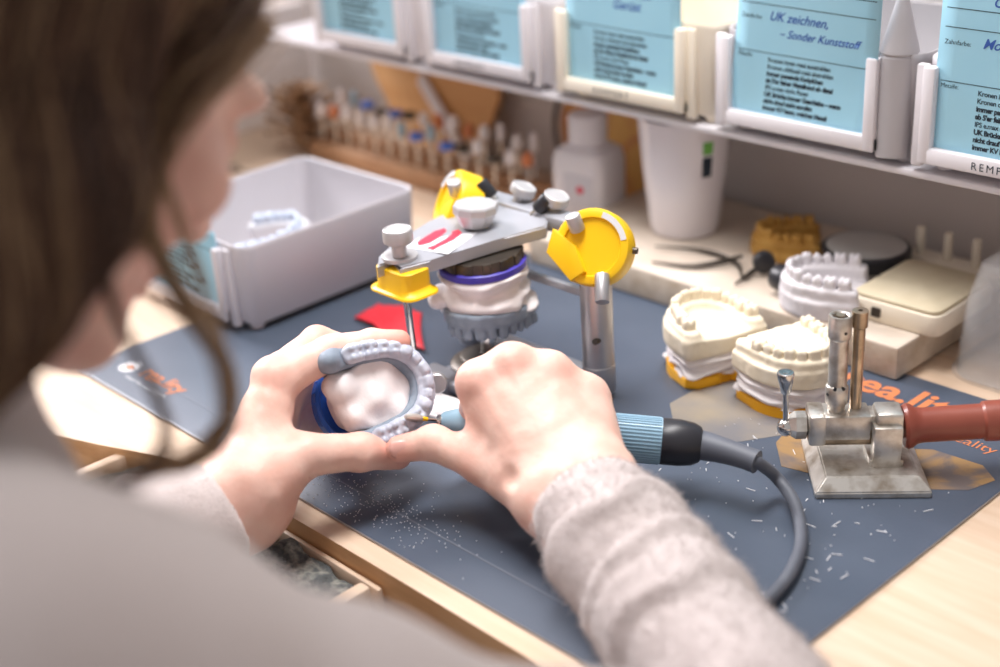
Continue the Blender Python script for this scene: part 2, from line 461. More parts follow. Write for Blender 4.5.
TEXT = ['Kronen innen matt ausstrahlen', 'Kronen okklusal matt abstrahlen', 'immer passende Knöpfchen', "ab 5'er feiner Metallrand ab distal", 'IPS e.max nicht Ätzen', 'UK Brücke immer Geschiebe – wenn', 'nicht drauf steht anrufen', 'immer KV lesen, welches Metall']
BOLD = [0, 0, 1, 1, 0, 1, 1, 1]
def make_tray(W, D, H, body, framem, name, label, group=None, cardh=.125, pen=(), curl=0.0, mark=False, cap=False, sheet=None):
    t = empty(name, (0, 0, 0), 0, label, 'tray', group)
    bm = BM(); zf = .006
    o0 = rrect(W - .006, D - .006, .013, 5, 0, D / 2); o1 = rrect(W, D, .014, 5, 0, D / 2); i1 = rrect(W - .006, D - .006, .011, 5, 0, D / 2); i0 = rrect(W - .013, D - .013, .009, 5, 0, D / 2)
    o00 = rrect(W - .010, D - .010, .012, 5, 0, D / 2)
    L = [[(x, y, zf) for x, y in o00], [(x, y, zf + .003) for x, y in o0], [(x, y, H - .004) for x, y in o1], [(x, y, H - .0012) for x, y in o1], [(x * .994, D / 2 + (y - D / 2) * .994, H) for x, y in o1], [(x, y, H - .0008) for x, y in i1], [(x, y, zf + .006) for x, y in i0], [(x * .96, D / 2 + (y - D / 2) * .96, zf + .0035) for x, y in i0]]
    R = ring_loft(bm, L); bm.faces.new(R[0][::-1]); bm.faces.new(R[-1])
    obj('body', bm, body, t, angle=50)
    for sx in (-1, 1):
        for y in (.014, D - .014):
            bm = BM(); add_lathe(bm, [(.0042, 0), (.0055, .001), (.0062, zf + .0005)], (sx * (W / 2 - .014), y, 0), n=16); obj('foot', bm, body, t)
    # label holder on the front: two columns and a bottom bar
    fw = .130; cx = -.0115; zt = H - .004; zb = zf + .002
    bm = BM()
    for s in (-1, 1):
        add_box(bm, (cx + s * (fw / 2 - .0045), -.0035, (zb + zt) / 2), (.009, .008, zt - zb), .0018)
        add_box(bm, (cx + s * (fw / 2 + .003), .0005, (zb + zt) / 2 - .002), (.008, .006, zt - zb + .004), .0015)
    add_box(bm, (cx, -.0035, zb + .0055), (fw, .0078, .011), .0018)
    obj('label_frame', bm, framem, t)
    if mark:
        flat_text('lettering', 'REMPERT', .0072, xyplane((cx - .026, -.00765, zb + .003), (1, 0, 0), (0, 0, 1)), M['ink'], t, space=1.35)
    # blue card standing in the holder
    cw = fw - .012
    def cy(x, z): return -.0022 - curl * max(0, (z - .03)) ** 1.3 * (1 + .5 * x / .06) - .0006 * math.sin(20 * x)
    def place(x, z, off=0.0):
        sk = curl * .55 * max(0, z - .01)         # the card leans to one side where it curls
        return (cx - cw / 2 + x + sk, cy(x - cw / 2, z) - off, zb + .006 + z)
    bm = BM(); nx, nz = 10, 14; g = {}
    for i in range(nx + 1):
        for j in range(nz + 1): g[i, j] = bm.verts.new(place(cw * i / nx, cardh * j / nz))
    for i in range(nx):
        for j in range(nz): bm.faces.new((g[i, j], g[i + 1, j], g[i + 1, j + 1], g[i, j + 1]))
    cd = obj('label_card', bm, M['blue_card'], t); md = cd.modifiers.new('thickness', 'SOLIDIFY'); md.thickness = .0004; md.offset = 0
    def write(s, size, x, z, m, **k):
        me = text_mesh(s, size, **k)
        for v in me.vertices: v.co = place(x + v.co.x, z + v.co.y, .0004)
        return link_mesh('lettering', me, m, cd, smooth=False)
    tx = .030
    for k, (s, b) in enumerate(zip(TEXT, BOLD)):
        write(s, .0046, tx, .0435 - .0050 * k, M['ink'], bold=.00022 if b else .00008, space=.92)
    write('Metalle:', .0040, .004, .0455, M['ink']); write('Zahnfarbe:', .0042, .004, .0735, M['ink'])
    for s, x, z, sz in pen: write(s, sz, x, z, M['pen'], bold=.0001, shear=.35)
    bm = BM()
    for zz in (.0495, .084, .096):
        if zz > cardh - .002: continue
        vs = []
        for i in range(nx + 1):
            vs.append((bm.verts.new(place(cw * (.03 + .94 * i / nx), zz, .0004)), bm.verts.new(place(cw * (.03 + .94 * i / nx), zz + .0005, .0004))))
        for a, b in zip(vs, vs[1:]): bm.faces.new((a[0], b[0], b[1], a[1]))
    obj('ruled_line', bm, M['ink'], cd, smooth=False)
    if cap:
        bm = BM(); add_lathe(bm, [(.0120, zf), (.0124, H - .003), (.0116, H - .0015), (.0128, H), (.0122, H + .003), (.004, H + .034), (.001, H + .036)], (W / 2 - .0185, .0065, 0), n=20)
        obj('corner_post', bm, body, t, angle=25)
    return t

# tray on the bench
tb = make_tray(.155, .178, .072, M['pale_grey'], M['pale_grey'], 'work_tray', 'pale grey open work tray with blue label card standing on the mat', cardh=.066)
tb.location = (-.9255, .518, ZM); tb.rotation_euler = (0, 0, .02)

# trays along the shelf
SX = [-1.034, -.871, -.708, -.545, -.382]
lab = ['white tray on the shelf farthest left, beside the bare shelf end', 'white tray on the shelf left of the cream tray', 'cream tray on the shelf between white trays', 'grey tray with handwritten blue card and pointed grey corner post on the shelf', 'white tray on the shelf at far right beside the pointed grey post']
for i, x in enumerate(SX):
    t_ = make_tray(.160, .150, .076, [M['white_plastic'], M['white_plastic'], M['cream_plastic'], M['grey_plastic'], M['white_plastic']][i],
                   M['cream_plastic'] if i == 2 else M['white_plastic'], 'shelf_tray', lab[i], 'label trays along the shelf', cardh=[.12, .12, .118, .128, .13][i],
                   pen=[(), (('Meister', .05, .073, .010),), (('Gerüst', .05, .0655, .010), ('Mittwoch', .05, .0755, .010)), (('UK zeichnen,', .028, .0735, .0092), ('– Sonder Kunststoff', .038, .0625, .0080)), (('Modelldruck', .030, .0735, .009), ('OK Schiene', .034, .0995, .009))][i],
                   curl=.22 if i == 3 else .04, mark=(i in (1, 2, 4)), cap=(i == 3))
    t_.location = (x + .0050, .801, .1386)

# added low white panel: hides bright desk behind the head, stands for plain wall
sp_ = empty('added_panel', (-1.345, .70, 0), 0, 'added low white panel at the left end of the bench behind the head', 'panel')
bm = BM(); add_box(bm, (0, 0, .0655), (.014, .500, .1305), .002); obj('board', bm, M['panel'], sp_)
bm = BM(); add_box(bm, (.0005, -.2525, .0655), (.017, .004, .131), .001); obj('edge_strip', bm, M['white_plastic'], sp_)

# shelf
sh = empty('wall_shelf', (-.61, .955, .133), 0, 'white wall shelf carrying the row of label trays', 'shelf')
bm = BM(); add_box(bm, (0, -.077, .0028), (1.22, .154, .0052), .0015); obj('shelf_board', bm, M['white_plastic'], sh)
bm = BM(); add_box(bm, (0, -.003, .025), (1.22, .005, .036), .001); obj('wall_rail', bm, M['white_plastic'], sh)

# ================================================================== plaster casts
WH = [4.2, 3.4, 3.8, 3.6, 3.6, 5.0, 4.8]
def arch_curve(xt, D, b):
    """a dental arch as an arc-length sampled curve, tip at x = xt, legs D long, half width b"""
    t = np.linspace(-1, 1, 241)
    y = b * np.tanh(2.0 * t) / math.tanh(2.0); x = xt - D * np.abs(t) ** 1.75
    s = np.concatenate([[0], np.cumsum(np.hypot(np.diff(x), np.diff(y)))])
    return x, y, s

def arch_teeth(xt, D, b):
    x, y, s = arch_curve(xt, D, b); mid = s[120]; out = []
    k = (s[-1] / 2) / (2 * sum(WH))
    for sg in (-1, 1):
        acc = 0
        for i, w in enumerate(WH):
            c = mid + sg * (acc + w) * k; acc += 2 * w
            px, py = np.interp(c, s, x), np.interp(c, s, y)
            tx, ty = np.interp(c + .0005, s, x) - np.interp(c - .0005, s, x), np.interp(c + .0005, s, y) - np.interp(c - .0005, s, y)
            L = math.hypot(tx, ty); out.append((px, py, tx / L, ty / L, w * k, i))
    return out

def arch_dist(p, xt, D, b, n=18):
    """2-D distance to the arch curve"""
    x, y, s = arch_curve(xt, D, b); q = np.linspace(0, s[-1], n + 1); X = np.interp(q, s, x); Y = np.interp(q, s, y)
    d = np.full(len(p), 9.0)
    for i in range(n):
        a = V(X[i], Y[i]); ab = V(X[i + 1], Y[i + 1]) - a
        h = np.clip(((p[:, :2] - a) @ ab) / (ab @ ab), 0, 1); e = p[:, :2] - a - h[:, None] * ab
        d = np.minimum(d, np.sqrt((e * e).sum(1)))
    return d

def dshape(p, a, b, xb, k=.006):
    """signed distance (approx) of a D-shaped outline: half ellipse to +x, flat back at x = xb"""
    r = np.sqrt((np.maximum(p[:, 0], 0) / a) ** 2 + (p[:, 1] / b) ** 2)
    d = (r - 1) * min(a, b)
    return smax(d, xb - p[:, 0], k)

def teeth_field(p, A, z, hgt, thick=1.0, skip=(), wide=.92):
    d = np.full(len(p), 1.0)
    for k, (x, y, tx, ty, w, i) in enumerate(arch_teeth(*A)):
        if k in skip: continue
        R = np.array([[tx, -ty, 0], [ty, tx, 0], [0, 0, 1.0]]); w *= wide
        if i >= 3:                                                    # premolars and molars carry cusps
            th = (.0034 if i < 5 else .0044) * thick; hh = hgt * .72
            e = sbox(p, (x, y, z), (2 * w, 2 * th, 2 * hh), min(w, th) * .62, R)
            for cx in ((0,) if i < 5 else (-.5, .5)):
                for cy in (-.52, .52):
                    c = np.array([x, y, z]) + R @ np.array([cx * w, cy * th, hh * .72])
                    e = smin(e, ell(p, c, (w * (.62 if i < 5 else .42), th * .44, hh * .62), R), .0008)
        else:
            th = (.0024, .0022, .0030)[i] * thick; hh = hgt * (1.08, .98, 1.15)[i]
            e = sbox(p, (x, y, z), (2 * w, 2 * th, 2 * hh), min(w, th) * .85, R)
        d = smin(d, e, .0004)
    return d

def cast_field(kind):
    def f(p):
        z = p[:, 2]
        if kind == 'upper':
            A = (.0305, .047, .0245)
            out = dshape(p, .0365, .0315, -.0225)
            ad = arch_dist(p, *A)
            d = smax(out, np.maximum(.0225 - z, z - .036), .002)
            d = smax(d, -(np.maximum(-(out + .0035), np.abs(z - .0375) - .0025)), .003) if False else d
            rim = smax(np.maximum(ad - .0060, -.0222 - p[:, 0]), np.maximum(.028 - z, z - .0425), .003)
            d = smin(d, rim, .006)
            d = smax(d, -ell(p, (-.006, 0, .046), (.026, .0165, .012)), .004)
            d = smin(d, teeth_field(p, A, .0450, .0052, skip=()), .0009)
        else:
            A = (.0320, .049, .0245)
            out = dshape(p, .0375, .0315, -.0235)
            ad = arch_dist(p, *A)
            d = smax(out, np.maximum(.0225 - z, z - .0345), .002)
            rim = smax(np.maximum(ad - .0052, -.0232 - p[:, 0]), np.maximum(.030 - z, z - .0420), .003)
            d = smin(d, rim, .003)
            d = smin(d, smax(np.maximum(dshape(p, .027, .020, -.0232), np.maximum(.03 - z, z - .0410)), d * 0 - 1, .002), .003)
            d = smin(d, teeth_field(p, A, .0440, .0048, skip=(6,)), .0009)
        return d + vnoise(p, 260) * .0002
    return f

def mount_field(a=.034, b=.029, xb=-.021, z0=.006, z1=.0245, seed=0):
    def f(p):
        z = p[:, 2]; w = 1 + .05 * vnoise(p * V(.35, .35, 1), 190, seed)
        d = dshape(p * w[:, None], a, b, xb)
        d = d + .0016 * np.sin(z * 900 + 3 * vnoise(p, 60, seed)) + .0016 * vnoise(p, 110, seed + 1)
        return smax(d, np.maximum(z0 - z, z - z1), .002)
    return f

def base_plate(bm, a=.0345, b=.0300, xb=-.0225, z0=0, z1=.0075):
    pts = []
    for k in range(33):
        th = -PI / 2 + PI * k / 32
        pts.append((a * math.cos(th), b * math.sin(th)))
    pts += [(xb + .006, b), (xb, b - .008), (xb, .006), (xb + .003, .004), (xb + .003, -.004), (xb, -.006), (xb, -b + .008), (xb + .006, -b)]
    add_prism(bm, pts, z0, z1, bevel=.0012)

def desk_cast(kind, loc, rz, label, sc=1.0):
    t = empty('dental_cast', loc, rz, label, 'dental cast', 'plaster dental casts with yellow base plates')
    t.scale = (sc, sc, sc)
    bm = BM(); base_plate(bm); obj('base_plate', bm, M['yellow_base'], t)
    sdf_obj('mounting_plaster', mount_field(seed=3 if kind == 'upper' else 8), (-.03, -.038, .003), (.042, .038, .029), .0009, M['plaster'], t)
    sdf_obj('tooth_arch', cast_field(kind), (-.03, -.038, .018), (.044, .038, .056), .0007, M['plaster_cream'], t)
    return t
desk_cast('lower', (-.481, .698, ZM), math.radians(-17), 'cream dental cast on yellow plate right behind the gas burner')
desk_cast('upper', (-.545, .697, ZM), math.radians(158), 'cream dental cast on yellow plate standing left of its pair, nearer the articulator')

# ================================================================== the cast held in the hands
HC = Vector((-0.5958, 0.4457, 0.0682)); HB = Vector((-0.6254, 0.4494, 0.0493))
hz = (HC - HB).normalized()
hx = Vector((-0.5769, 0.4699, 0.0782)) - Vector((-0.6027, 0.4364, 0.0655)); hx = (hx - hz * hx.dot(hz)).normalized()
hy = hz.cross(hx)
HM = Matrix((hx, hy, hz)).transposed().to_4x4(); HM.translation = HC
held = bpy.data.objects.new('dental_model', None); COL.objects.link(held); held.matrix_world = HM; held.empty_display_size = .01
tag(held, 'grey and white dental model on a blue plate held in the hands', 'dental model')
HA = (.0300, .049, .0262)
def f(p):
    z = p[:, 2]; ad = arch_dist(p, *HA)
    d = smax(np.maximum(ad - .0068 - .0012 * np.clip(-z / .02, 0, 1), -.0285 - p[:, 0]), np.maximum(-.020 - z, z - .0012), .003)
    for sy in (-1, 1):
        d = smin(d, ell(p, (-.0245, sy * .0262, -.003), (.0068, .0066, .009)), .005)
    return d + vnoise(p, 220) * .0003
sdf_obj('gum_arch', f, (-.038, -.040, -.026), (.042, .040, .008), .0008, M['plaster_grey'], held)
def f(p):
    d = teeth_field(p, (.0305, .044, .0262), .0036, .0044, thick=1.22, wide=1.0)
    ad = arch_dist(p, .0305, .042, .0262)
    d = smin(d, smax(ad - .0054, np.abs(p[:, 2] - .0018) - .0024, .002), .0030)
    return d + vnoise(p, 300) * .0003
sdf_obj('tooth_row', f, (-.024, -.040, -.004), (.042, .040, .013), .0006, M['plaster_pale'], held)
def f(p):
    x = p[:, 0]; z = p[:, 2]
    d = np.sqrt((np.maximum(x, 0) / .0255) ** 2 + (np.minimum(x, 0) / .022) ** 2 + (p[:, 1] / .0205) ** 2) - 1
    d = smax(d * .02, np.maximum(-.031 - z, z - .0005 + .0045 * (1 - np.exp(-((x + .004) / .018) ** 2)) + .0035 * vnoise(p, 75, 5)), .003)
    n = ell(p, (-.019, .010, -.012), (.009, .011, .012)); d = smin(d, n, .006)
    n = ell(p, (-.016, -.009, -.012), (.009, .011, .011)); d = smin(d, n, .006)
    return d + vnoise(p, 120, 2) * .0009
sdf_obj('plaster_filling', f, (-.044, -.036, -.036), (.034, .036, .010), .0009, M['plaster'], held)
B = HM.inverted() @ HB
bm = BM(); add_lathe(bm, [(.024, -.003), (.0282, -.003), (.0292, -.002), (.0292, .0042), (.0284, .0052), (.0266, .0052), (.0258, .0040), (.0255, .0012), (.0235, .001)], (B.x, B.y, B.z), (0, 0, 1), 64, cap=True)
for k in range(26):
    a = 2 * PI * k / 26
    add_box(bm, (B.x + .0285 * math.cos(a), B.y + .0285 * math.sin(a), B.z + .001), (.0022, .0012, .005), .0004, rot=Euler((0, 0, a)).to_matrix())
obj('mounting_plate', bm, M['blue_plastic'], held)

# ================================================================== articulator
ar = empty('articulator', (-.647, .60, ZM), 0, 'grey and yellow dental articulator standing on the mat', 'articulator')
inv = Matrix.Translation((.647, -.60, -ZM))
def part(name, bm, m, parent=None, **k):
    xf(bm, bm.verts, inv); return obj(name, bm, m, parent or ar, **k)
# upper arm: a flat plate, wide at the hinge and narrow at the incisal pin
top = [(-0.6855, 0.5234, 0.1090), (-0.6952, 0.5436, 0.1090), (-0.7031, 0.5821, 0.1110), (-0.7070, 0.6258, 0.1140), (-0.7008, 0.6469, 0.1170), (-0.6456, 0.6459, 0.1170), (-0.6244, 0.6191, 0.1150), (-0.6353, 0.5911, 0.1130), (-0.6517, 0.5386, 0.1090), (-0.6566, 0.5172, 0.1090), (-0.6725, 0.5245, 0.1090), (-0.6712, 0.5100, 0.1090)]
bm = BM(); tv = [bm.verts.new(p) for p in top]; bv = [bm.verts.new((p[0], p[1], p[2] - .0085)) for p in top]; n = len(top)
bm.faces.new(tv); bm.faces.new(bv[::-1])
for k in range(n): bm.faces.new((tv[k], tv[(k + 1) % n], bv[(k + 1) % n], bv[k]))
bmesh.ops.bevel(bm, geom=list({e for v in tv for e in v.link_edges if e.verts[0] in tv and e.verts[1] in tv}), offset=.0012, segments=2, affect='EDGES')
arm = part('upper_arm', bm, M['silver_paint'])
# sticker with a red mark
c0, c1, c2, c3 = [Vector(q) for q in ((-0.6800, 0.5422, 0.1095), (-0.6935, 0.5819, 0.1110), (-0.6573, 0.5870, 0.1120), (-0.6460, 0.5495, 0.1105))]
bm = BM(); bm.faces.new([bm.verts.new(c + Vector((0, 0, .0006))) for c in (c0, c3, c2, c1)])
st = part('sticker', bm, M['white_print'], smooth=False); md = st.modifiers.new('thickness', 'SOLIDIFY'); md.thickness = .0003
def onst(a, b): return (c0 * (1 - a) + c3 * a) * (1 - b) + (c1 * (1 - a) + c2 * a) * b + Vector((0, 0, .0009))
for pts in ([(.10, .22), (.22, .12), (.36, .28), (.40, .55), (.38, .82), (.26, .90), (.14, .70)], [(.44, .08), (.62, .05), (.62, .14), (.74, .55), (.72, .86), (.56, .95), (.50, .82), (.56, .74), (.56, .5), (.50, .2)]):
    bm = BM(); bm.faces.new([bm.verts.new(onst(a, b)) for a, b in pts]); part('red_mark', bm, M['red_print'], smooth=False)
def knob(p, axis, r, h, name='thumb_screw', stem=.5, m=None):
    bm = BM(); add_lathe(bm, [(r * stem * .8, 0), (r * stem, h * .05), (r * stem, h * .42), (r * .86, h * .5), (r * .97, h * .54), (r, h * .6), (r, h * .9), (r * .95, h * .97), (r * .86, h), (r * .80, h * .97)], p, axis, 32)
    return part(name, bm, m or M['knob'])
bm = BM(); add_lathe(bm, [(.012, 0), (.012, .0025), (.011, .003)], (-0.6702, 0.5286, 0.1090), (0, 0, 1), 32); part('washer', bm, M['knob'])
knob((-0.6665, 0.5258, 0.1115), (-.02, 0, 1), .0100, .020)
p = Vector((-0.6663, 0.5936, 0.1130))
bm = BM(); add_lathe(bm, [(.0085, 0), (.0105, .001), (.0145, .009), (.0155, .0105), (.0155, .0150), (.0148, .0162), (.012, .0166)], p, (.02, .03, 1), 10); part('clamp_knob', bm, M['knob'], angle=25)
knob((-0.6706, 0.6383, 0.1160), (.35, .25, 1), .0092, .014); knob((-0.6385, 0.6395, 0.1160), (.35, .1, 1), .0092, .014)
# black lever tips at the hinge
for a, b in (((-0.6883, 0.6302, 0.1190), (-0.6935, 0.6278, 0.1260)), ((-0.6431, 0.6307, 0.1190), (-0.6386, 0.6333, 0.1250))):
    a = Vector(a); b = Vector(b); bm = BM(); add_cyl(bm, a, a + (b - a) * 1.5, .0054, 14, .001); part('lever_tip', bm, M['black'])
    bm = BM(); d = (b - a).normalized(); add_cyl(bm, a - d * .006, a + d * .001, .0028, 12); part('lever_rod', bm, M['chrome'])
# yellow pin holder at the front with a flared lower lip
pp = Vector((-0.6675, 0.5279, 0.1000)); px, py = pp.x, pp.y
bm = BM(); w = .0185; pl = rrect(.034, .024, .007, 5)
R = [[bm.verts.new((px + x * s, py + y * s2, z)) for x, y in pl] for s, s2, z in ((.9, .9, 0.1050), (1, 1, 0.1040), (1, 1, 0.0925), (1.12, 1.1, 0.0900), (1.3, 1.25, 0.0890), (1.32, 1.27, 0.0877), (1.2, 1.15, 0.0867))]
for A, B2 in zip(R, R[1:]):
    for k in range(len(pl)): bm.faces.new((A[k], A[(k + 1) % len(pl)], B2[(k + 1) % len(pl)], B2[k]))
bm.faces.new(R[0]); bm.faces.new(R[-1][::-1]); part('pin_holder', bm, M['yellow'])
bm = BM(); add_cyl(bm, (-.6735, .5365, .012), (px + .001, py, .086), .0027, 16); part('incisal_pin', bm, M['chrome'])
# hinge: cross bar and the two yellow condyle housings with their posts
xl, xr, yc, zc = -.709, -.583, .619, .110
bm = BM(); add_box(bm, ((xl + xr) / 2, yc + .018, .112), (.100, .018, .012), .003); part('cross_bar', bm, M['silver_paint'])
def housing(x, s):
    ax = Vector((s * .42, -.80, .45)).normalized()
    c = Vector((x + s * .004, yc - .002, zc + .001))
    u, v, a = frame(ax); u = u if u.x > 0 else -u; v = v if v.z > 0 else -v
    r = .0255
    bm = BM()
    add_lathe(bm, [(r * .9, -.012), (r, -.0105), (r, .004), (r * .95, .0065), (r * .86, .0072), (r * .76, .0072), (r * .73, .0052), (r * .1, .0052)], c, ax, 40)
    h = part('condyle_housing', bm, M['yellow'])
    bm = BM(); add_prism(bm, [(-.029, -.006), (-.011, -.0235), (-.002, -.0165), (-.010, .000), (-.026, .010)], -.013, .0105, bevel=.0012, M=xyplane(c, u * s, v * 1)); part('condyle_wedge', bm, M['yellow'])
    # white scale along the rim
    bm = BM(); A = []
    for k in range(9):
        t_ = math.radians(15 + 60 * k / 8)
        A.append([bm.verts.new(c + ax * (.0072 + .0004) + (u * s * math.cos(t_) + v * math.sin(t_)) * rr) for rr in (r * .78, r * .93)])
    for P, Q in zip(A, A[1:]): bm.faces.new((P[0], Q[0], Q[1], P[1]))
    part('scale', bm, M['white_print'], smooth=False)
    q = c + u * s * .0145 - v * .0125 - ax * .003
    bm = BM(); add_cyl(bm, c + ax * .006 - u * s * .010 + v * .010, c + ax * .013 - u * s * .013 + v * .019, .0050, 18, .001); part('set_screw', bm, M['knob'])
    bm = BM(); add_cyl(bm, c + u * s * (r - .002) - ax * .003, c + u * s * (r + .003) - ax * .003, .0022, 12); part('side_screw', bm, M['dark_metal'])
    return c
for x, s in ((xl, -1), (xr, 1)):
    c = housing(x, s)
    bm = BM(); add_lathe(bm, [(.0105, .0), (.0112, .001), (.0112, .020), (.0108, .0205), (.0108, .082), (.0085, .090), (.0070, .092), (.0070, .100)], (x + .004, yc, .004 + ZM), (-.015, 0, 1), 32); part('post', bm, M['alu'])
    bm = BM(); add_cyl(bm, (x + s * .008 + .011, yc - .011, .099), (x + s * .012 + .016, yc - .021, .085), .0048, 20, .0008); part('condyle_ball_shaft', bm, M['alu'])
    bm = BM(); add_cyl(bm, (x + .0100, yc - .006, .048), (x + .0105, yc - .0108, .048), .0022, 12); part('post_screw', bm, M['dark_metal'])
# lower frame
bm = BM(); add_box(bm, (-.646, .621, .013), (.124, .014, .009), .002); add_box(bm, (-.655, .585, .011), (.040, .075, .009), .003)
part('lower_frame', bm, M['silver_paint'])
bm = BM(); add_box(bm, (-.646, .622, .0735), (.118, .005, .0055), .001); part('post_bar', bm, M['silver_paint'])
bm = BM(); add_lathe(bm, [(.024, 0), (.025, .001), (.025, .006), (.022, .008), (.018, .0085), (.018, .011), (.016, .012)], (-.652, .582, .014), (0, 0, 1), 40); part('magnet_mount', bm, M['dark_metal'])
bm = BM(); add_lathe(bm, [(.006, 0), (.006, .008), (.008, .009), (.008, .012), (.007, .013)], (-.654, .588, .026), (0, 0, 1), 24); part('centre_stud', bm, M['chrome'])
bm = BM(); add_box(bm, (-.668, .545, .011), (.028, .030, .016), .003); part('incisal_block', bm, M['silver_paint'])
bm = BM(); add_prism(bm, rrect(.052, .044, .004, 4), 0, .0022, bevel=.0006, M=xyplane((-0.6292, 0.5182, 0.0160), (1, .15, 0), (0, 1, -.25))); part('incisal_table', bm, M['plaster'])
q = Vector((-0.6189, 0.5091, 0.0428)); bm = BM(); add_lathe(bm, [(.003, -.014), (.003, 0), (.0056, .001), (.0066, .002), (.0066, .0085), (.0058, .0095)], q, (.74, -.62, .25), 24); part('table_screw', bm, M['alu'])
for x in (xl + .004, xr + .004):
    bm = BM(); add_lathe(bm, [(.006, 0), (.007, .001), (.007, .005)], (x, .619, ZM), n=16); part('foot', bm, M['black'])
bm = BM(); add_lathe(bm, [(.006, 0), (.007, .001), (.007, .005)], (-.664, .545, ZM), n=16); part('foot', bm, M['black'])

# the cast hanging under the articulator's upper arm
up = empty('mounted_cast', (-.653, .585, .0985), math.radians(-92), 'white and grey dental cast hanging under the articulator arm', 'dental cast')
up.rotation_euler = (PI + .05, .03, math.radians(-62))
bm = BM(); add_lathe(bm, [(.024, -.0035), (.0275, -.003), (.0280, 0), (.0280, .0045), (.026, .005)], (0, 0, 0), (0, 0, 1), 40)
for k in range(14):
    a = 2 * PI * k / 14; add_box(bm, (.0272 * math.cos(a), .0272 * math.sin(a), .001), (.003, .006, .0085), .0006, rot=Euler((0, 0, a)).to_matrix())
obj('magnet_plate', bm, M['dark_metal'], up)
bm = BM(); add_lathe(bm, [(.025, .004), (.0292, .004), (.0302, .0048), (.0302, .0088), (.0294, .0096), (.024, .0096)], (0, 0, 0), (0, 0, 1), 64); obj('mounting_plate', bm, M['purple'], up)
def f(p):
    z = p[:, 2]; a = .0295 + .0030 * np.clip((z - .024) / .012, 0, 1)
    w = 1 + .05 * vnoise(p * V(.3, .3, 1), 170, 21)
    d = (np.sqrt((p[:, 0] / a) ** 2 + (p[:, 1] / (a * .96)) ** 2) * w - 1) * .028
    d = d + .0024 * np.sin(z * 420 + 2.2 * vnoise(p, 45, 4)) + .0012 * vnoise(p, 120, 6)
    d = smin(d, ell(p, (.012, .030, .027), (.012, .007, .008)), .006)
    return smax(d, np.maximum(.0085 - z, z - .041 + .14 * p[:, 0]), .003)
sdf_obj('mounting_plaster', f, (-.044, -.044, .005), (.044, .046, .054), .0009, M['plaster'], up)
def f(p):
    p = p.copy(); p[:, 2] -= .0065; p[:, :2] = (p[:, :2] - V(.001, 0)) / .93
    z = p[:, 2] + .14 * p[:, 0] * 1
    out = dshape(p, .036, .0325, -.026)
    d = smax(out, np.maximum(.029 - z, z - .0395), .003)
    q = p.copy(); q[:, 2] = z
    d = smin(d, teeth_field(q, (.033, .050, .0285), .0425, .0052, thick=1.1, wide=.90), .0012)
    d = smax(d, -ell(q, (-.004, 0, .046), (.024, .019, .010)), .004)
    return d + vnoise(p, 240) * .0003
sdf_obj('tooth_arch', f, (-.034, -.042, .022), (.046, .042, .070), .0008, M['plaster_grey'], up)

# ================================================================== tilting gas burner
bn = empty('gas_burner', (-.3906, .6490, ZM), math.radians(42), 'small silver tilting gas burner with red-brown hose on the mat', 'gas burner')
bm = BM(); s = .0335
rings = [[(-s, -s, 0), (s, -s, 0), (s, s, 0), (-s, s, 0)], [(-s, -s, .004), (s, -s, .004), (s, s, .004), (-s, s, .004)], [(-s + .007, -s + .007, .011), (s - .007, -s + .007, .011), (s - .007, s - .007, .011), (-s + .007, s - .007, .011)]]
R = ring_loft(bm, rings); bm.faces.new(R[0][::-1]); bm.faces.new(R[-1])
bmesh.ops.bevel(bm, geom=bm.edges[:], offset=.0007, segments=2, affect='EDGES'); obj('base', bm, M['worn_nickel'], bn, angle=20)
ZB = .0315
bm = BM(); add_box(bm, (.0100, -.0115, .0235), (.0165, .010, .027), .0008); add_box(bm, (.0100, -.004, .0125), (.020, .022, .005), .0008); obj('bracket', bm, M['worn_nickel'], bn, angle=25)
bm = BM(); add_box(bm, (.0115, -.003, ZB + .0055), (.016, .018, .014), .0022); obj('bracket_head', bm, M['worn_nickel'], bn, angle=25)
bm = BM(); add_box(bm, (-.0155, 0, ZB + .002), (.033, .019, .016), .0012); add_box(bm, (-.030, 0, ZB + .0005), (.010, .021, .020), .0018); add_box(bm, (.001, 0, ZB + .004), (.012, .014, .010), .001); obj('valve_body', bm, M['worn_nickel'], bn, angle=25)
bm = BM(); add_cyl(bm, (-.030, 0, ZB - .009), (.008, 0, ZB - .009), .0045, 20, .0008); obj('pivot_rod', bm, M['brassy'], bn)
bm = BM(); add_lathe(bm, [(.004, 0), (.0085, .002), (.0085, .008), (.006, .012), (.004, .013)], (-.034, 0, ZB), (-1, 0, 0), 6); obj('valve_nut', bm, M['worn_nickel'], bn, angle=20)
bm = BM(); add_lathe(bm, [(.001, -.0055), (.003, -.0047), (.005, -.0025), (.0056, 0), (.005, .0025), (.003, .0047), (.001, .0055)], (-.0475, -.001, ZB - .001), (0, 0, 1), 20); obj('valve_ball', bm, M['chrome'], bn)
bm = BM(); add_cyl(bm, (-.0475, -.001, ZB + .002), (-.0485, -.001, ZB + .024), .0018, 14); add_lathe(bm, [(.0026, 0), (.0032, .001), (.0052, .013), (.0050, .0138), (.0038, .0142), (.001, .0135)], (-.0484, -.001, ZB + .022), (-.03, 0, 1), 24); obj('valve_lever', bm, M['chrome'], bn)
z0 = ZB + .009
bm = BM(); add_lathe(bm, [(.0052, 0), (.0052, .006), (.0066, .0065), (.0068, .010), (.0068, .0165), (.0062, .0175), (.0056, .018), (.0056, .0475), (.0066, .0485), (.0068, .0495), (.0068, .062), (.0064, .0628), (.0052, .0628), (.0044, .062), (.0044, .056), (.0012, .056)], (-.0185, .0, z0), (0, 0, 1), 32); obj('burner_tube', bm, M['worn_nickel'], bn)
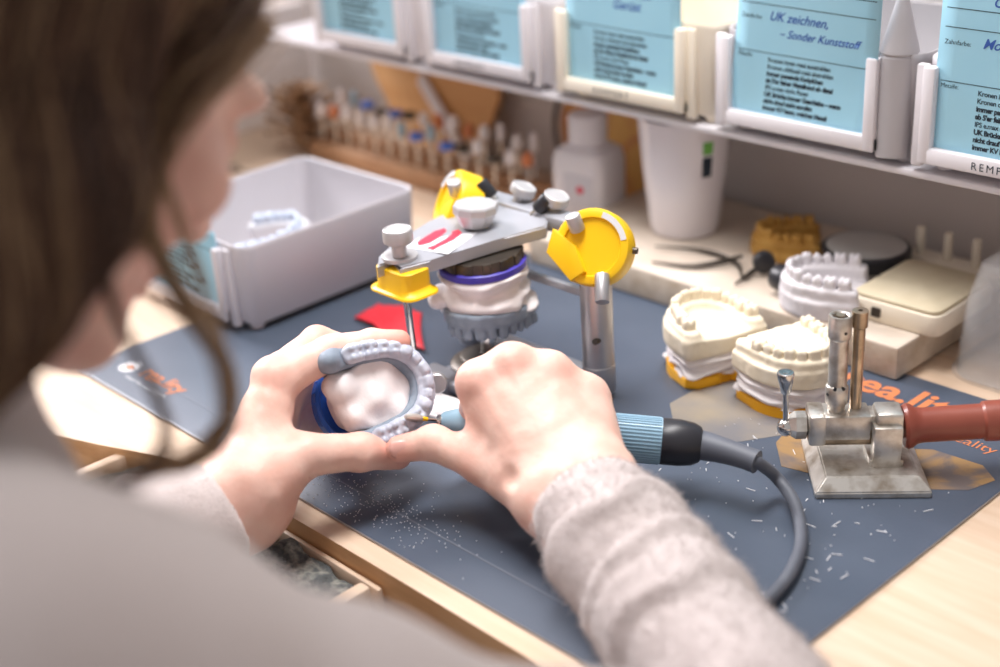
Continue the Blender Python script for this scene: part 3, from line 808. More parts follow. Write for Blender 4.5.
bm = BM(); add_cyl(bm, (-.0185, 0, z0 + .052), (-.0185, 0, z0 + .0628), .0026, 16); obj('inner_jet', bm, M['brassy'], bn)
for z, a in ((.0175, -1.9), (.0175, -1.1), (.0535, -1.2), (.013, -2.6)):
    bm = BM(); d = Vector((math.cos(a), math.sin(a), 0)); add_cyl(bm, Vector((-.0185, 0, z0 + z)) + d * .005, Vector((-.0185, 0, z0 + z)) + d * .0070, .0010, 10); obj('air_hole', bm, M['black'], bn)
bm = BM(); add_lathe(bm, [(.0036, 0), (.0036, .056), (.0047, .057), (.0047, .0668), (.0034, .067), (.0014, .067), (.0014, .060)], (-.0068, .003, z0 - .003), (0, 0, 1), 24); obj('pilot_tube', bm, M['brassy'], bn)
bm = BM(); add_cyl(bm, (.016, 0, ZB - .002), (.026, 0, ZB - .002), .0075, 24); obj('hose_nipple', bm, M['worn_nickel'], bn)
prof = [(.0085, 0), (.0125, .0008), (.0138, .003), (.0132, .0055), (.0112, .008), (.0105, .012), (.0106, .046), (.0120, .0475), (.0122, .052), (.0124, .115), (.0115, .118)]
hdir = Vector((1, -.02, .07)).normalized()
bm = BM(); add_lathe(bm, prof, (.0205, 0, ZB - .002), hdir, 32); obj('gas_hose', bm, M['terracotta'], bn)

# ================================================================== hand piece with its cable
hp0 = Vector((-0.5691, 0.4710, 0.0468)); hp1 = Vector((-0.4681, 0.5528, 0.0348)); ax = (hp1 - hp0).normalized(); LN = (hp1 - hp0).length
hp = bpy.data.objects.new('handpiece', None); COL.objects.link(hp); hp.location = hp0; hp.empty_display_size = .01
tag(hp, 'pale blue grinding handpiece with black end and grey cable in the right hand', 'handpiece')
bm = BM(); a0 = (0, 0, 0)
prof = [(.004, -.002), (.0058, 0), (.0085, .008), (.0108, .018), (.0122, .030), (.0132, .050), (.0136, .070), (.0136, LN)]
rings = add_lathe(bm, prof, a0, ax, 48)
for k, v in enumerate(rings[-2] + rings[-1]): pass
obj('grip', bm, M['hand_blue'], hp)
bm = BM(); u, v, _ = frame(ax)
for k in range(40):
    a = 2 * PI * k / 40; q = (u * math.cos(a) + v * math.sin(a)) * .0136
    add_cyl(bm, q + ax * .073, q + ax * (LN - .001), .0006, 6)
obj('grip_rib', bm, M['hand_blue'], hp)
bm = BM(); add_lathe(bm, [(.0132, LN - .001), (.0139, LN), (.0139, LN + .010), (.0128, LN + .018), (.0105, LN + .0225), (.0090, LN + .0232)], a0, ax, 40); obj('end_cap', bm, M['black'], hp)
bx = Vector((-0.5773, 0.4475, 0.0566)) - hp0; L = bx.length; bd = bx.normalized()
bm = BM(); add_lathe(bm, [(.0035, -.003), (.0035, .004), (.0012, .0055), (.0012, L * .45)], a0, bd, 20); obj('chuck', bm, M['chrome'], hp)
bm = BM(); add_lathe(bm, [(.0013, L * .42), (.0013, L * .56)], a0, bd, 16); obj('colour_ring', bm, M['yellow'], hp)
bm = BM(); add_lathe(bm, [(.0012, L * .54), (.0022, L * .58), (.0027, L * .7), (.0025, L * .85), (.0017, L * .96), (.0004, L)], a0, bd, 12); obj('bur', bm, M['worn_nickel'], hp, angle=20)
e0 = ax * (LN + .021)
e1 = Vector((-0.4145, 0.5734, 0.0317)) - hp0
bm = BM(); pts = [e0 + (e1 - e0) * k / 6 + Vector((0, 0, .001 * math.sin(k / 6 * PI))) for k in range(7)]
add_tube(bm, pts, [.0090, .0086, .0080, .0075, .0071, .0068, .0070], 24); obj('strain_relief', bm, M['cable'], hp)
pts = [e1 + Vector((0, 0, 0)) + (e0 - e1).normalized() * .004, e1] + [Vector(q) - hp0 for q in ((-0.4106, 0.5880, 0.0160), (-0.3910, 0.5785, 0.0100), (-0.3703, 0.5550, 0.0068), (-0.3572, 0.5279, 0.0068), (-0.3511, 0.5018, 0.0068), (-0.3477, 0.4660, 0.0068), (-0.3436, 0.4252, 0.0068), (-0.3299, 0.3726, 0.0068))]
last = [(-.30, .392, .006), (-.285, .378, -.004), (-.275, .366, -.03), (-.27, .362, -.12), (-.27, .362, -.3)]
pts = pts[:8] + [Vector(q) - hp0 for q in last]
bm = BM(); add_tube(bm, catmull([tuple(p) for p in pts], 8), .0037, 16); obj('cable', bm, M['cable'], hp)

# ================================================================== stone slab and the things on it
sl = empty('stone_slab', (-.615, .849, ZM), 0, 'thick pale stone slab lying along the wall behind the casts', 'slab')
bm = BM(); add_box(bm, (0, 0, .0125), (.352, .172, .0245), .002); o = obj('block', bm, [M['slab'], M['slab_side']], sl)
for p in o.data.polygons:
    if abs(p.normal.z) < .3: p.material_index = 1
ZS = .0022 + .0248

# mug
mg = empty('mug', (-.696, .853, ZS), 0, 'white tapered ceramic mug under the shelf, standing on the stone slab', 'mug')
bm = BM(); prof = [(.024, 0), (.027, .001), (.0292, .006), (.0345, .050), (.0385, .092), (.0390, .094), (.0378, .0945), (.0365, .092), (.033, .050), (.027, .008), (.020, .005), (.001, .0045)]
add_lathe(bm, prof, n=48); obj('cup', bm, M['mug'], mg)
bm = BM(); add_tube(bm, catmull([(-.030, .020, .078), (-.046, .030, .080), (-.054, .036, .062), (-.048, .032, .038), (-.028, .020, .026)], 8), .0045, 12); obj('handle', bm, M['mug'], mg)
for z, m, h in ((.070, M['green'], .010), (.052, M['ink'], .016)):
    bm = BM(); A = []
    for k in range(7):
        a = math.radians(-28 + 14 * k / 6)
        r0 = .0345 + (z - .050) * .0952 + .0004
        A.append([bm.verts.new((rr * math.cos(a), rr * math.sin(a), zz)) for rr, zz in ((r0, z), (r0 + h * .0952, z + h))])
    for P, Q in zip(A, A[1:]): bm.faces.new((P[0], Q[0], Q[1], P[1]))
    obj('print', bm, m, mg, smooth=False)
mg.scale = (1, 1, 1.06)

def small_cast(name, loc, rz, label, m, base_h, sc, A=(.031, .049, .0245), rot=None, hgt=.0062, group=None):
    t = empty(name, loc, rz, label, 'dental cast', group); t.scale = (sc, sc, sc)
    if rot: t.rotation_euler = rot
    def f(p):
        z = p[:, 2]; out = dshape(p, .037, .0315, -.023); ad = arch_dist(p, *A)
        d = smax(out, np.maximum(.0 - z, z - base_h), .002)
        rim = smax(np.maximum(ad - .0062, -.0225 - p[:, 0]), np.maximum(.002 - z, z - base_h - .010), .003)
        d = smin(d, rim, .003)
        d = smin(d, teeth_field(p, A, base_h + .0125, hgt, wide=.9), .0012)
        return d + vnoise(p, 200) * .0003
    sdf_obj('plaster_body', f, (-.03, -.038, -.003), (.044, .038, base_h + .026), .001, m, t)
    return t
small_cast('dental_cast', (-.514, .795, ZS), math.radians(205), 'white stone dental cast on the slab between the black-rimmed jar and the burner', M['plaster_white2'], .014, .98)
small_cast('dental_cast', (-.596, .866, ZS), math.radians(215), 'golden yellow dental cast at the back of the slab beside the jar', M['plaster_gold'], .007, .9)

# jar with black rim
j = empty('jar', (-.532, .868, ZS), 0, 'round jar with black rim and pale grey lid on the slab', 'jar')
bm = BM(); add_lathe(bm, [(.029, 0), (.031, .001), (.031, .0075), (.029, .008)], n=40); obj('body', bm, M['lid_grey'], j)
bm = BM(); add_lathe(bm, [(.0300, .008), (.0335, .009), (.0338, .0185), (.0325, .020), (.0300, .0203)], n=40); obj('rim', bm, M['black'], j)
bm = BM(); add_lathe(bm, [(.0295, .0195), (.0300, .0207), (.0285, .0215), (.012, .0217), (.001, .0217)], n=40); obj('lid', bm, M['lid_grey'], j)

# cream case with a foam lid
cs = empty('case', (-.462, .831, ZS), math.radians(1), 'cream rectangular case with beige top on the right end of the slab', 'case')
bm = BM(); add_prism(bm, rrect(.070, .082, .008, 4), 0, .0155, bevel=.002); obj('body', bm, M['cream_plastic'], cs)
bm = BM(); add_prism(bm, rrect(.066, .078, .007, 4), .0156, .0185, bevel=.001); obj('lid', bm, M['foam'], cs)
bm = BM(); add_box(bm, (-.012, -.0412, .008), (.007, .003, .007), .0008); obj('catch', bm, M['dark_metal'], cs)

# pale sticks standing in a holder against the wall
hb = empty('stick_holder', (-.470, .905, ZS), 0, 'low pale block with holes against the wall behind the cream case', 'holder')
bm = BM(); add_prism(bm, rrect(.094, .020, .003, 3), 0, .008, bevel=.001); obj('block', bm, M['cream_plastic'], hb)
for k, x in enumerate((-.508, -.485, -.462, -.439)):
    t = bpy.data.objects.new('stick', None)
    bm = BM(); add_lathe(bm, [(.0032, .0), (.0034, .001), (.0034, .020), (.003, .0215), (.001, .022)], n=14)
    o = obj('stick', bm, M['cream_plastic']); o.location = (x, .905, ZS + .0081)
    tag(o, 'short cream stick standing upright behind the cream case', 'stick', 'cream sticks against the wall')

# dark hand tools lying on the slab
def instrument(pts, r, label, knobr=0, m='dark_metal'):
    c = Vector(pts[0]); t = empty('hand_instrument', c, 0, label, 'instrument', 'hand instruments on the slab')
    q = [tuple(Vector(p) - c) for p in pts]; cur = catmull(q, 6)
    bm = BM(); n = len(cur); add_tube(bm, cur, [r * (.35 + .65 * min(1, i / (n * .4))) if i < n * .7 else r * (1 - .5 * (i - n * .7) / (n * .3)) for i in range(n)], 10); obj('shaft', bm, M[m], t)
    if knobr:
        bm = BM(); add_cyl(bm, Vector(q[-1]) + Vector((.003, -.003, 0)), Vector(q[-1]) + Vector((-.003, .003, 0)), knobr, 20, .001); obj('grip_wheel', bm, M['black'], t)
zt = ZS + .003
instrument([(-0.6644, 0.7741, 0.0300), (-0.6359, 0.7860, 0.0300), (-0.6202, 0.8057, 0.0310), (-0.6143, 0.8232, 0.0320)], .0022, 'thin dark instrument on the slab right of the mug')
instrument([(-0.5871, 0.7788, 0.0300), (-0.5900, 0.8036, 0.0310), (-0.5848, 0.8115, 0.0380)], .0022, 'short instrument with black wheel in front of the golden cast', .0085)
instrument([(-0.6849, 0.8020, 0.0300), (-0.6511, 0.8172, 0.0300), (-0.6139, 0.8139, 0.0300), (-0.5925, 0.7945, 0.0300)], .0018, 'curved dark instrument lying behind the others on the slab')
bm = BM(); add_cyl(bm, (-0.5448, 0.7885, 0.0395), (-0.5582, 0.7924, 0.0395), .010, 24, .001); o = obj('polishing_wheel', bm, M['black']); tag(o, 'small black polishing wheel at the left of the white stone cast', 'polishing wheel')

# clear box at the right, with a cast inside
cb = empty('clear_box', (-.372, .862, 0), 0, 'clear rounded plastic box at the right edge behind the mat', 'box')
bm = BM(); R = []
for s, z in ((1, .001), (1.0, .02), (.96, .055), (.86, .078), (.6, .090), (.2, .0935)):
    R.append([(x * s, y * s, z) for x, y in rrect(.100, .130, .022, 6)])
ring_loft(bm, R); o = obj('cover', bm, M['clear'], cb); md = o.modifiers.new('thickness', 'SOLIDIFY'); md.thickness = .0015
bm = BM(); add_prism(bm, rrect(.106, .136, .024, 6), 0, .0035, bevel=.001); obj('base', bm, M['clear'], cb)
small_cast('dental_cast', (-.370, .856, .0045), math.radians(200), 'white dental cast stored inside the clear plastic box', M['plaster'], .024, 1.0)

# ================================================================== left: bur stand, boards, bottle, pine cone
bs0 = empty('bur_stand', (-1.03, .855, 0), math.radians(0), 'long brown wooden stand holding rows of burs at the wall', 'bur stand')
bm = BM(); add_box(bm, (0, 0, .009), (.34, .038, .018), .002); add_box(bm, (0, .012, .022), (.34, .014, .010), .0015); obj('wooden_block', bm, M['brown_wood'], bs0)
heads = [('plaster', 'white'), ('blue_plastic', 'blue'), ('plaster', 'white'), ('orange_print', 'orange'), ('dark_metal', 'dark grey'), ('hand_blue', 'pale blue'), ('plaster', 'white')]
def bur(kind):
    t = empty('bur', (0, 0, 0)); 
    bm = BM(); add_cyl(bm, (0, 0, 0), (0, 0, .026), .00125, 10); obj('shank', bm, M['chrome'], t)
    bm = BM()
    if kind % 3 == 0: add_lathe(bm, [(.0012, .024), (.0042, .0255), (.0046, .030), (.0030, .0345), (.0008, .036)], n=14)
    elif kind % 3 == 1: add_lathe(bm, [(.0012, .024), (.0060, .0250), (.0062, .0285), (.0055, .0295), (.001, .0300)], n=16)
    else: add_lathe(bm, [(.0012, .024), (.0026, .0255), (.0033, .031), (.0024, .0375), (.0005, .039)], n=12)
    obj('head', bm, M[heads[kind][0]], t); return t
protos = [bur(k) for k in range(7)]; used = set(); n = 0
for row, (y, z, cnt) in enumerate(((.847, .0180, 15), (.867, .0270, 14))):
    for i in range(cnt):
        k = (i * 3 + row * 2 + (i // 4)) % 7
        o = protos[k] if k not in used else copy_tree(protos[k]); used.add(k)
        o.location = (-1.185 + i * .0222 + row * .011, y, z - .004 + .002 * ((i * 7) % 3)); o.scale = (1.25,) * 3
        tag(o, '%s-headed bur standing in the %s row of the brown wooden stand' % (heads[k][1], ('front', 'back')[row]), 'bur', '%s-headed burs in the %s row of the stand' % (heads[k][1], ('front', 'back')[row]))

def leaning(name, pts, th, loc, rx, rz, m, label, cat, bev=.002):
    bm = BM(); add_prism(bm, pts, -th, 0, bevel=bev, M=Matrix.Rotation(math.radians(90), 4, 'X') if False else xyplane((0, 0, 0), (1, 0, 0), (0, 0, 1)))
    o = obj(name, bm, m); o.location = loc; o.rotation_euler = (math.radians(rx), 0, math.radians(rz)); tag(o, label, cat); return o
bd = [(float(p[0]), float(p[1])) for p in catmull([(-.05, .0), (-.10, .045), (-.145, .10), (-.07, .130), (.02, .130), (.062, .10), (.055, .05), (.03, .0), (-.05, .0)], 6)[:-1]]
leaning('wooden_board', bd, .006, (-1.055, .905, .0), -14, 0, M['tan'], 'tan wooden board with curved edges leaning on the wall behind the burs', 'board')
sp = [(-.006, 0), (.006, 0), (.0075, .05), (.0075, .125), (.004, .129), (-.004, .129), (-.0075, .125), (-.0075, .05)]
o = leaning('spatula', sp, .003, (-1.005, .892, .012), -12, 0, M['white_plastic'], 'white spatula leaning across the tan wooden board', 'spatula', .0008); o.rotation_euler = (math.radians(-13), math.radians(-56), 0)
ov = [(.082 * math.cos(2 * PI * k / 40), .066 + .066 * math.sin(2 * PI * k / 40)) for k in range(40)]
pq = leaning('round_plaque', ov, .007, (-.835, .925, .0), -8, 0, M['amber'], 'round amber patterned wooden plaque leaning behind the white bottle', 'plaque')
ovr = [(.0815 * math.cos(2 * PI * k / 40), .066 + .0655 * math.sin(2 * PI * k / 40), ) for k in range(41)]
bm = BM(); add_tube(bm, [(x, -.0075, z) for x, z in ovr], .0022, 8); obj('rim', bm, M['dark_metal'], pq)

bo = empty('bottle', (-.812, .862, .0), math.radians(8), 'white square plastic bottle with label standing left of the mug', 'bottle')
bm = BM(); pl = rrect(.046, .040, .009, 4); L = []
for s, z in ((.92, 0), (1, .003), (1, .060), (.92, .068), (.55, .074), (.45, .076)): L.append([(x * s, y * s, z) for x, y in pl])
R = ring_loft(bm, L); bm.faces.new(R[0][::-1]); bm.faces.new(R[-1]); obj('body', bm, M['white_plastic'], bo)
bm = BM(); add_lathe(bm, [(.0135, .0735), (.0145, .0745), (.0145, .096), (.0135, .0975), (.001, .0978)], n=28); obj('cap', bm, M['white_plastic'], bo)
bm = BM(); add_box(bm, (.004, -.0203, .032), (.026, .0006, .040), .0002); obj('label', bm, M['pale_grey'], bo)
bm = BM(); add_lathe(bm, [(.0032, 0), (.0032, .0004)], (.006, -.0206, .040), (0, -1, 0), 18); obj('red_dot', bm, M['red_print'], bo); bo.scale = (1.2, 1.2, 1.08)

# pine cone: a core with rows of scales in a spiral
pc = empty('pine_cone', (-1.225, .850, 0), 0, 'brown open pine cone standing behind the grey work tray', 'pine cone')
bm = BM(); add_lathe(bm, [(.004, 0), (.012, .006), (.014, .025), (.010, .045), (.003, .060)], n=14); obj('core', bm, M['cone'], pc)
bm = BM()
for k in range(44):
    a = k * 2.39996; h = .006 + .056 * k / 44; r = .013 * (1 - .55 * k / 44); L = .038 * math.sin(PI * (.22 + .66 * k / 44)) + .004
    d = Vector((math.cos(a), math.sin(a), .25 + .9 * k / 44)).normalized(); s = Vector((-math.sin(a), math.cos(a), 0)); u = d.cross(s)
    p0 = Vector((math.cos(a) * r * .6, math.sin(a) * r * .6, h))
    W_ = [.002, .004, .0065, .006, .001]
    U = []
    for i in range(5):
        q = p0 + d * L * i / 4 - u * .004 * (i / 4) ** 2
        U.append([bm.verts.new(q + s * W_[i] + u * .0011), bm.verts.new(q + u * .0022), bm.verts.new(q - s * W_[i] + u * .0011), bm.verts.new(q - u * .0012)])
    for A, B2 in zip(U, U[1:]):
        for i in range(4): bm.faces.new((A[i], A[(i + 1) % 4], B2[(i + 1) % 4], B2[i]))
    bm.faces.new(U[0]); bm.faces.new(U[-1])
obj('scales', bm, M['cone'], pc, angle=60)

# contents of the work tray
W1 = mat('white_enamel', 'e3e4ea', .3); ZT = ZM + .0105
def f(p):
    ad = arch_dist(p, .031, .05, .026)
    return smax(ad - .0072, np.abs(p[:, 2] - .008) - .008, .004)
def tray_arch(loc, rot, label, m, m2):
    t = empty('appliance', loc, 0, label, 'dental appliance'); t.rotation_euler = rot
    sdf_obj('arch', f, (-.03, -.04, -.003), (.045, .04, .02), .0011, m, t)
    def g(p): return teeth_field(p, (.031, .05, .026), .018, .0055, wide=.95)
    sdf_obj('teeth', g, (-.03, -.04, .008), (.045, .04, .028), .001, m2, t)
tray_arch((-.928, .598, ZT + .018), (.15, -.2, math.radians(35)), 'white and pale blue dental arch on top inside the grey work tray', W1, mat('ice_blue', 'c9d4e6', .35))
tray_arch((-.896, .570, ZT + .003), (.05, .03, math.radians(80)), 'orange and white dental arch at the front of the grey work tray', mat('orange_wax', 'dd9a4a', .4), W1)

# ================================================================== the person
M['skin'] = mat('skin', 'edc8b9', .46, c2='e4b7a7', vs=45, bump=.22, bs=300, sss=.12, attr='flush', attr_c='d98878', detail=5)
M['nail'] = mat('finger_nail', 'e0aba0', .25, coat=.3)
M['knit'] = mat('oatmeal_knit', 'd4c9c7', .95, c2='c4b8b5', vs=900, bump=.7, bs=900, sheen=.5, lo=.35, hi=.65, bdist=.0012)
M['trouser'] = mat('dark_trousers', '3a3f4a', .9, c2='424854', vs=200)
M['shoe'] = mat('dark_shoe', '2c2b2d', .5)
M['hair_dark'] = mat('hair_dark_brown', '3d281f', .5, c2='523727', vs=30, stretch=(1, 1, .1))
M['hair_mid'] = mat('hair_mid_brown', '5c4130', .48, c2='6d4f38', vs=30, stretch=(1, 1, .1))
M['hair_light'] = mat('hair_light_brown', '9a7b5a', .45, c2='ab8c6b', vs=30, stretch=(1, 1, .1))
M['lash'] = mat('dark_lash', '2a1c18', .6)

# joints, in metres
RWa, RWb = V(*(-0.4571, 0.4598, 0.0361)), V(*(-0.4477, 0.4765, 0.0455)); RW = (RWa + RWb) / 2
RE = V(*(-0.1970, 0.3655, 0.0111)); RS = V(-.335, .110, .184)
LW = V(*(-0.6068, 0.3457, 0.0298)); LE = V(-.650, .118, .015); LS = V(-.665, .120, .185)

# ------------------------------------------------------------------ hands
def chain(p, pts, k=.003):
    d = None
    for (a, ra), (b, rb) in zip(pts, pts[1:]):
        e = rc(p, a, b, ra, rb); d = e if d is None else smin(d, e, k)
    return d

R_F = {
 'thumb': [(V(*(-0.4783, 0.4589, 0.0376)), .0165), (V(*(-0.5197, 0.4563, 0.0429)), .0120), (V(*(-0.5503, 0.4466, 0.0490)), .0096), (V(*(-0.5630, 0.4313, 0.0469)), .0082)],
 'index': [(V(*(-0.5342, 0.4703, 0.0845)), .0118), (V(*(-0.5544, 0.4851, 0.0549)), .0100), (V(*(-0.5622, 0.4880, 0.0332)), .0086), (V(*(-0.5609, 0.4827, 0.0234)), .0074)],
 'middle': [(V(*(-0.5242, 0.4875, 0.0914)), .0122), (V(*(-0.5465, 0.5119, 0.0576)), .0102), (V(*(-0.5544, 0.5194, 0.0284)), .0088), (V(*(-0.5479, 0.5107, 0.0196)), .0076)],
 'ring': [(V(*(-0.5098, 0.5036, 0.0847)), .0116), (V(*(-0.5319, 0.5296, 0.0528)), .0098), (V(*(-0.5395, 0.5359, 0.0240)), .0084), (V(*(-0.5329, 0.5251, 0.0168)), .0074)],
 'pinky': [(V(*(-0.4936, 0.5167, 0.0706)), .0104), (V(*(-0.5114, 0.5393, 0.0462)), .0086), (V(*(-0.5176, 0.5450, 0.0237)), .0074), (V(*(-0.5123, 0.5354, 0.0179)), .0066)]}
R_BASE = {'index': V(*(-0.4737, 0.4600, 0.0415)), 'middle': V(*(-0.4666, 0.4663, 0.0465)), 'ring': V(*(-0.4613, 0.4745, 0.0500)), 'pinky': V(*(-0.4578, 0.4845, 0.0519))}
L_F = {
 'thumb': [(V(*(-0.5978, 0.3580, 0.0430)), .0185), (V(*(-0.5931, 0.3866, 0.0511)), .0124), (V(*(-0.5829, 0.4171, 0.0437)), .0108), (V(*(-0.5772, 0.4395, 0.0340)), .0086)],
 'index': [(V(*(-0.6298, 0.3972, 0.0827)), .0125), (V(*(-0.6234, 0.4339, 0.0905)), .0100), (V(*(-0.6144, 0.4573, 0.0900)), .0084), (V(*(-0.6062, 0.4724, 0.0883)), .0068)],
 'middle': [(V(*(-0.6451, 0.4109, 0.0771)), .0125), (V(*(-0.6584, 0.4478, 0.0810)), .0100), (V(*(-0.6479, 0.4662, 0.0719)), .0085), (V(*(-0.6353, 0.4763, 0.0664)), .0072)],
 'ring': [(V(*(-0.6535, 0.4183, 0.0606)), .0115), (V(*(-0.6661, 0.4460, 0.0427)), .0095), (V(*(-0.6555, 0.4617, 0.0343)), .0082), (V(*(-0.6399, 0.4665, 0.0354)), .0070)],
 'pinky': [(V(*(-0.6600, 0.4215, 0.0446)), .0100), (V(*(-0.6678, 0.4416, 0.0244)), .0082), (V(*(-0.6595, 0.4513, 0.0182)), .0072), (V(*(-0.6474, 0.4559, 0.0198)), .0064)]}
L_BASE = {'index': V(*(-0.6118, 0.3457, 0.0378)), 'middle': V(*(-0.6176, 0.3539, 0.0304)), 'ring': V(*(-0.6234, 0.3613, 0.0219)), 'pinky': V(*(-0.6285, 0.3691, 0.0128))}
CAM = V(0, 0, .44)
def toward(p, m):
    d = CAM - p; return p + d / np.linalg.norm(d) * m

def right_hand(p):
    pal = None
    for k in R_BASE:
        e = rc(p, R_BASE[k], R_F[k][0][0], .0150, R_F[k][0][1] + .0004)
        pal = e if pal is None else smin(pal, e, .014)
    pal = smin(pal, rc(p, V(*(-0.4794, 0.4764, 0.0460)), V(*(-0.5102, 0.4882, 0.0674)), .017, .014), .010)
    pal = smin(pal, rc(p, V(*(-0.5325, 0.4716, 0.0717)), V(*(-0.5177, 0.4649, 0.0451)), .0120, .0125), .010)       # flesh between thumb and index
    pal = smin(pal, rc(p, V(*(-0.4898, 0.5149, 0.0668)), V(*(-0.4711, 0.4999, 0.0505)), .0110, .0140), .010)
    kn = [R_F[k][0][0] for k in ('index', 'middle', 'ring', 'pinky')]
    for a, b in zip(kn, kn[1:]): pal = smin(pal, rc(p, a, b, .0098, .0095), .008)
    for k in R_F:
        if k == 'thumb': continue
        m = toward(R_F[k][0][0], .0042)
        pal = smin(pal, ell(p, m, (.0080, .0080, .0080)), .007)
        a = toward(R_F[k][0][0], .0102); b = toward(R_BASE[k] * .75 + R_F[k][0][0] * .25, .0122)
        pal = smin(pal, rc(p, a, b, .0026, .0016), .0035)
    th = chain(p, R_F['thumb'], .004)
    th = smin(th, ell(p, toward(R_F['thumb'][2][0], .001), (.0102, .0102, .0102)), .003)
    d = smin(pal, th, .012)
    f = None
    for k in ('index', 'middle', 'ring', 'pinky'):
        e = chain(p, R_F[k], .003); f = e if f is None else smin(f, e, .0012)
    d = smin(d, f, .0045)
    arm = smin(rc(p, RWa, RWa + (RE - RW) * .55, .0215, .030), rc(p, RWb, RWb + (RE - RW) * .55, .0215, .030), .012)
    d = smin(d, arm, .018)
    # skin folds over the thumb joint, the hollow at the thumb's root
    d = smax(d, -ell(p, V(*(-0.4850, 0.4410, 0.0533)), (.0055, .0055, .0055)), .006)
    return d + vnoise(p, 130) * .00035

def left_hand(p):
    pal = None
    for k in L_BASE:
        e = rc(p, L_BASE[k], L_F[k][0][0], .0150, L_F[k][0][1])
        pal = e if pal is None else smin(pal, e, .010)
    th = chain(p, L_F['thumb'], .004)
    pal = smin(pal, rc(p, V(*(-0.6098, 0.3636, 0.0250)), V(*(-0.6170, 0.3829, 0.0337)), .0190, .0150), .012)
    pal = smin(pal, rc(p, V(*(-0.6129, 0.3672, 0.0522)), V(*(-0.6248, 0.3851, 0.0687)), .0150, .0120), .010)
    d = smin(pal, th, .016)
    d = smin(d, ell(p, L_F['index'][0][0] + V(-.003, -.001, .003), (.0115, .0115, .0115)), .006)
    d = smin(d, ell(p, L_F['thumb'][2][0], (.0112, .0112, .0112)), .003)
    f = None
    for k in ('index', 'middle', 'ring', 'pinky'):
        e = chain(p, L_F[k], .003); f = e if f is None else smin(f, e, .0012)
    d = smin(d, f, .0045)
    wd = np.cross(LE - LW, CAM - LW); wd = wd / np.linalg.norm(wd) * .008
    arm = smin(rc(p, LW + wd, LW + wd + (LE - LW) * .55, .0195, .028), rc(p, LW - wd, LW - wd + (LE - LW) * .55, .0195, .028), .012)
    d = smin(d, arm, .018)
    # creases where the thumb folds at the wrist
    for a, b in (((-0.5860, 0.3662, 0.0530), (-0.5821, 0.3814, 0.0425)), ((-0.5869, 0.3629, 0.0495), (-0.5836, 0.3788, 0.0364)), ((-0.5892, 0.3604, 0.0446), (-0.5874, 0.3764, 0.0294))):
        d = smax(d, -rc(p, V(*a), V(*b), .0011, .0007), .0016)
    return d + vnoise(p, 130, 4) * .00035

def cut_mesh(Vt, Q, org, nrm):
    """bmesh of the part on the positive side of a plane, with an open, clean rim there"""
    bm = BM(); vs = [bm.verts.new(v) for v in Vt]
    for q in Q: bm.faces.new([vs[i] for i in q])
    bmesh.ops.bisect_plane(bm, geom=bm.verts[:] + bm.edges[:] + bm.faces[:], dist=1e-6, plane_co=Vector(org), plane_no=Vector(nrm), clear_inner=True)
    return bm

# ------------------------------------------------------------------ head
HD = V(-.514, .231, .331)
yaw, pit, rol = math.radians(10), math.radians(40), 0.0
fw = V(-math.sin(yaw) * math.cos(pit), math.cos(yaw) * math.cos(pit), -math.sin(pit))
rt = V(math.cos(yaw), math.sin(yaw), 0); upv = np.cross(rt, fw)
HR = np.stack([rt, fw, upv], 1)                       # head axes: right, forward, up
C7 = V(-.497, .105, .225)
def head_local(p): return (p - HD) @ HR
def head(p):
    q = head_local(p)
    d = ell(q, (0, -.014, .030), (.0720, .0930, .0840))
    d = smin(d, ell(q, (0, .040, -.028), (.0570, .0520, .0720)), .03)
    for s in (-1, 1):
        d = smin(d, rc(q, V(s * .050, .000, -.058), V(s * .012, .068, -.092), .0170, .0150), .025)
        d = smin(d, ell(q, (s * .044, .060, -.026), (.0220, .0200, .0180)), .015)
        d = smin(d, ell(q, (s * .026, .078, .020), (.0270, .0130, .0100)), .012)
        d = smax(d, -ell(q, (s * .034, .099, .000), (.0155, .0130, .0100)), .010)
        d = smin(d, ell(q, (s * .031, .0775, -.002), (.0135, .0125, .0120)), .004)
        d = smin(d, ell(q, (s * .0085, .108, -.034), (.0065, .0080, .0060)), .005)
        ear = ell(q, (s * .073, -.012, -.010), (.0070, .0170, .0290), None)
        d = smin(d, smax(ear, -ell(q, (s * .079, -.010, -.008), (.0050, .0110, .0200)), .003), .004)
    d = smin(d, rc(q, V(0, .090, .008), V(0, .114, -.029), .0060, .0088), .010)
    d = smin(d, ell(q, (0, .077, -.096), (.0200, .0160, .0150)), .012)
    d = smin(d, ell(q, (0, .090, -.0600), (.0215, .0085, .0052)), .004)
    d = smin(d, ell(q, (0, .0885, -.0690), (.0190, .0085, .0058)), .003)
    d = smax(d, -ell(q, (0, .099, -.0645), (.0200, .0040, .0009)), .002)
    return d
NK0 = HD + HR @ V(0, -.030, -.035); NK1 = C7
PEL = V(-.505, .0, -.205); CH = V(-.505, .075, .07)
def torso(p, g=0.0):
    d = ell(p, CH, (.165 + g, .105 + g, .165 + g))
    d = smin(d, rc(p, V(-.505, .045, -.03), PEL, .115 + g, .130 + g), .06)
    d = smin(d, rc(p, PEL + V(-.07, 0, -.02), PEL + V(.07, 0, -.02), .105 + g, .105 + g), .06)
    d = smin(d, rc(p, LS, RS, .048 + g, .048 + g), .05)
    d = smin(d, rc(p, V(-.56, .10, .195), C7, .045 + g, .045 + g), .05)
    d = smin(d, rc(p, V(-.44, .10, .195), C7, .045 + g, .045 + g), .05)
    return d
HIPS = [PEL + V(-.085, .0, -.03), PEL + V(.085, .0, -.03)]; KN = [V(-.63, .43, -.27), V(-.38, .43, -.27)]; AN = [V(-.63, .36, -.66), V(-.38, .36, -.66)]
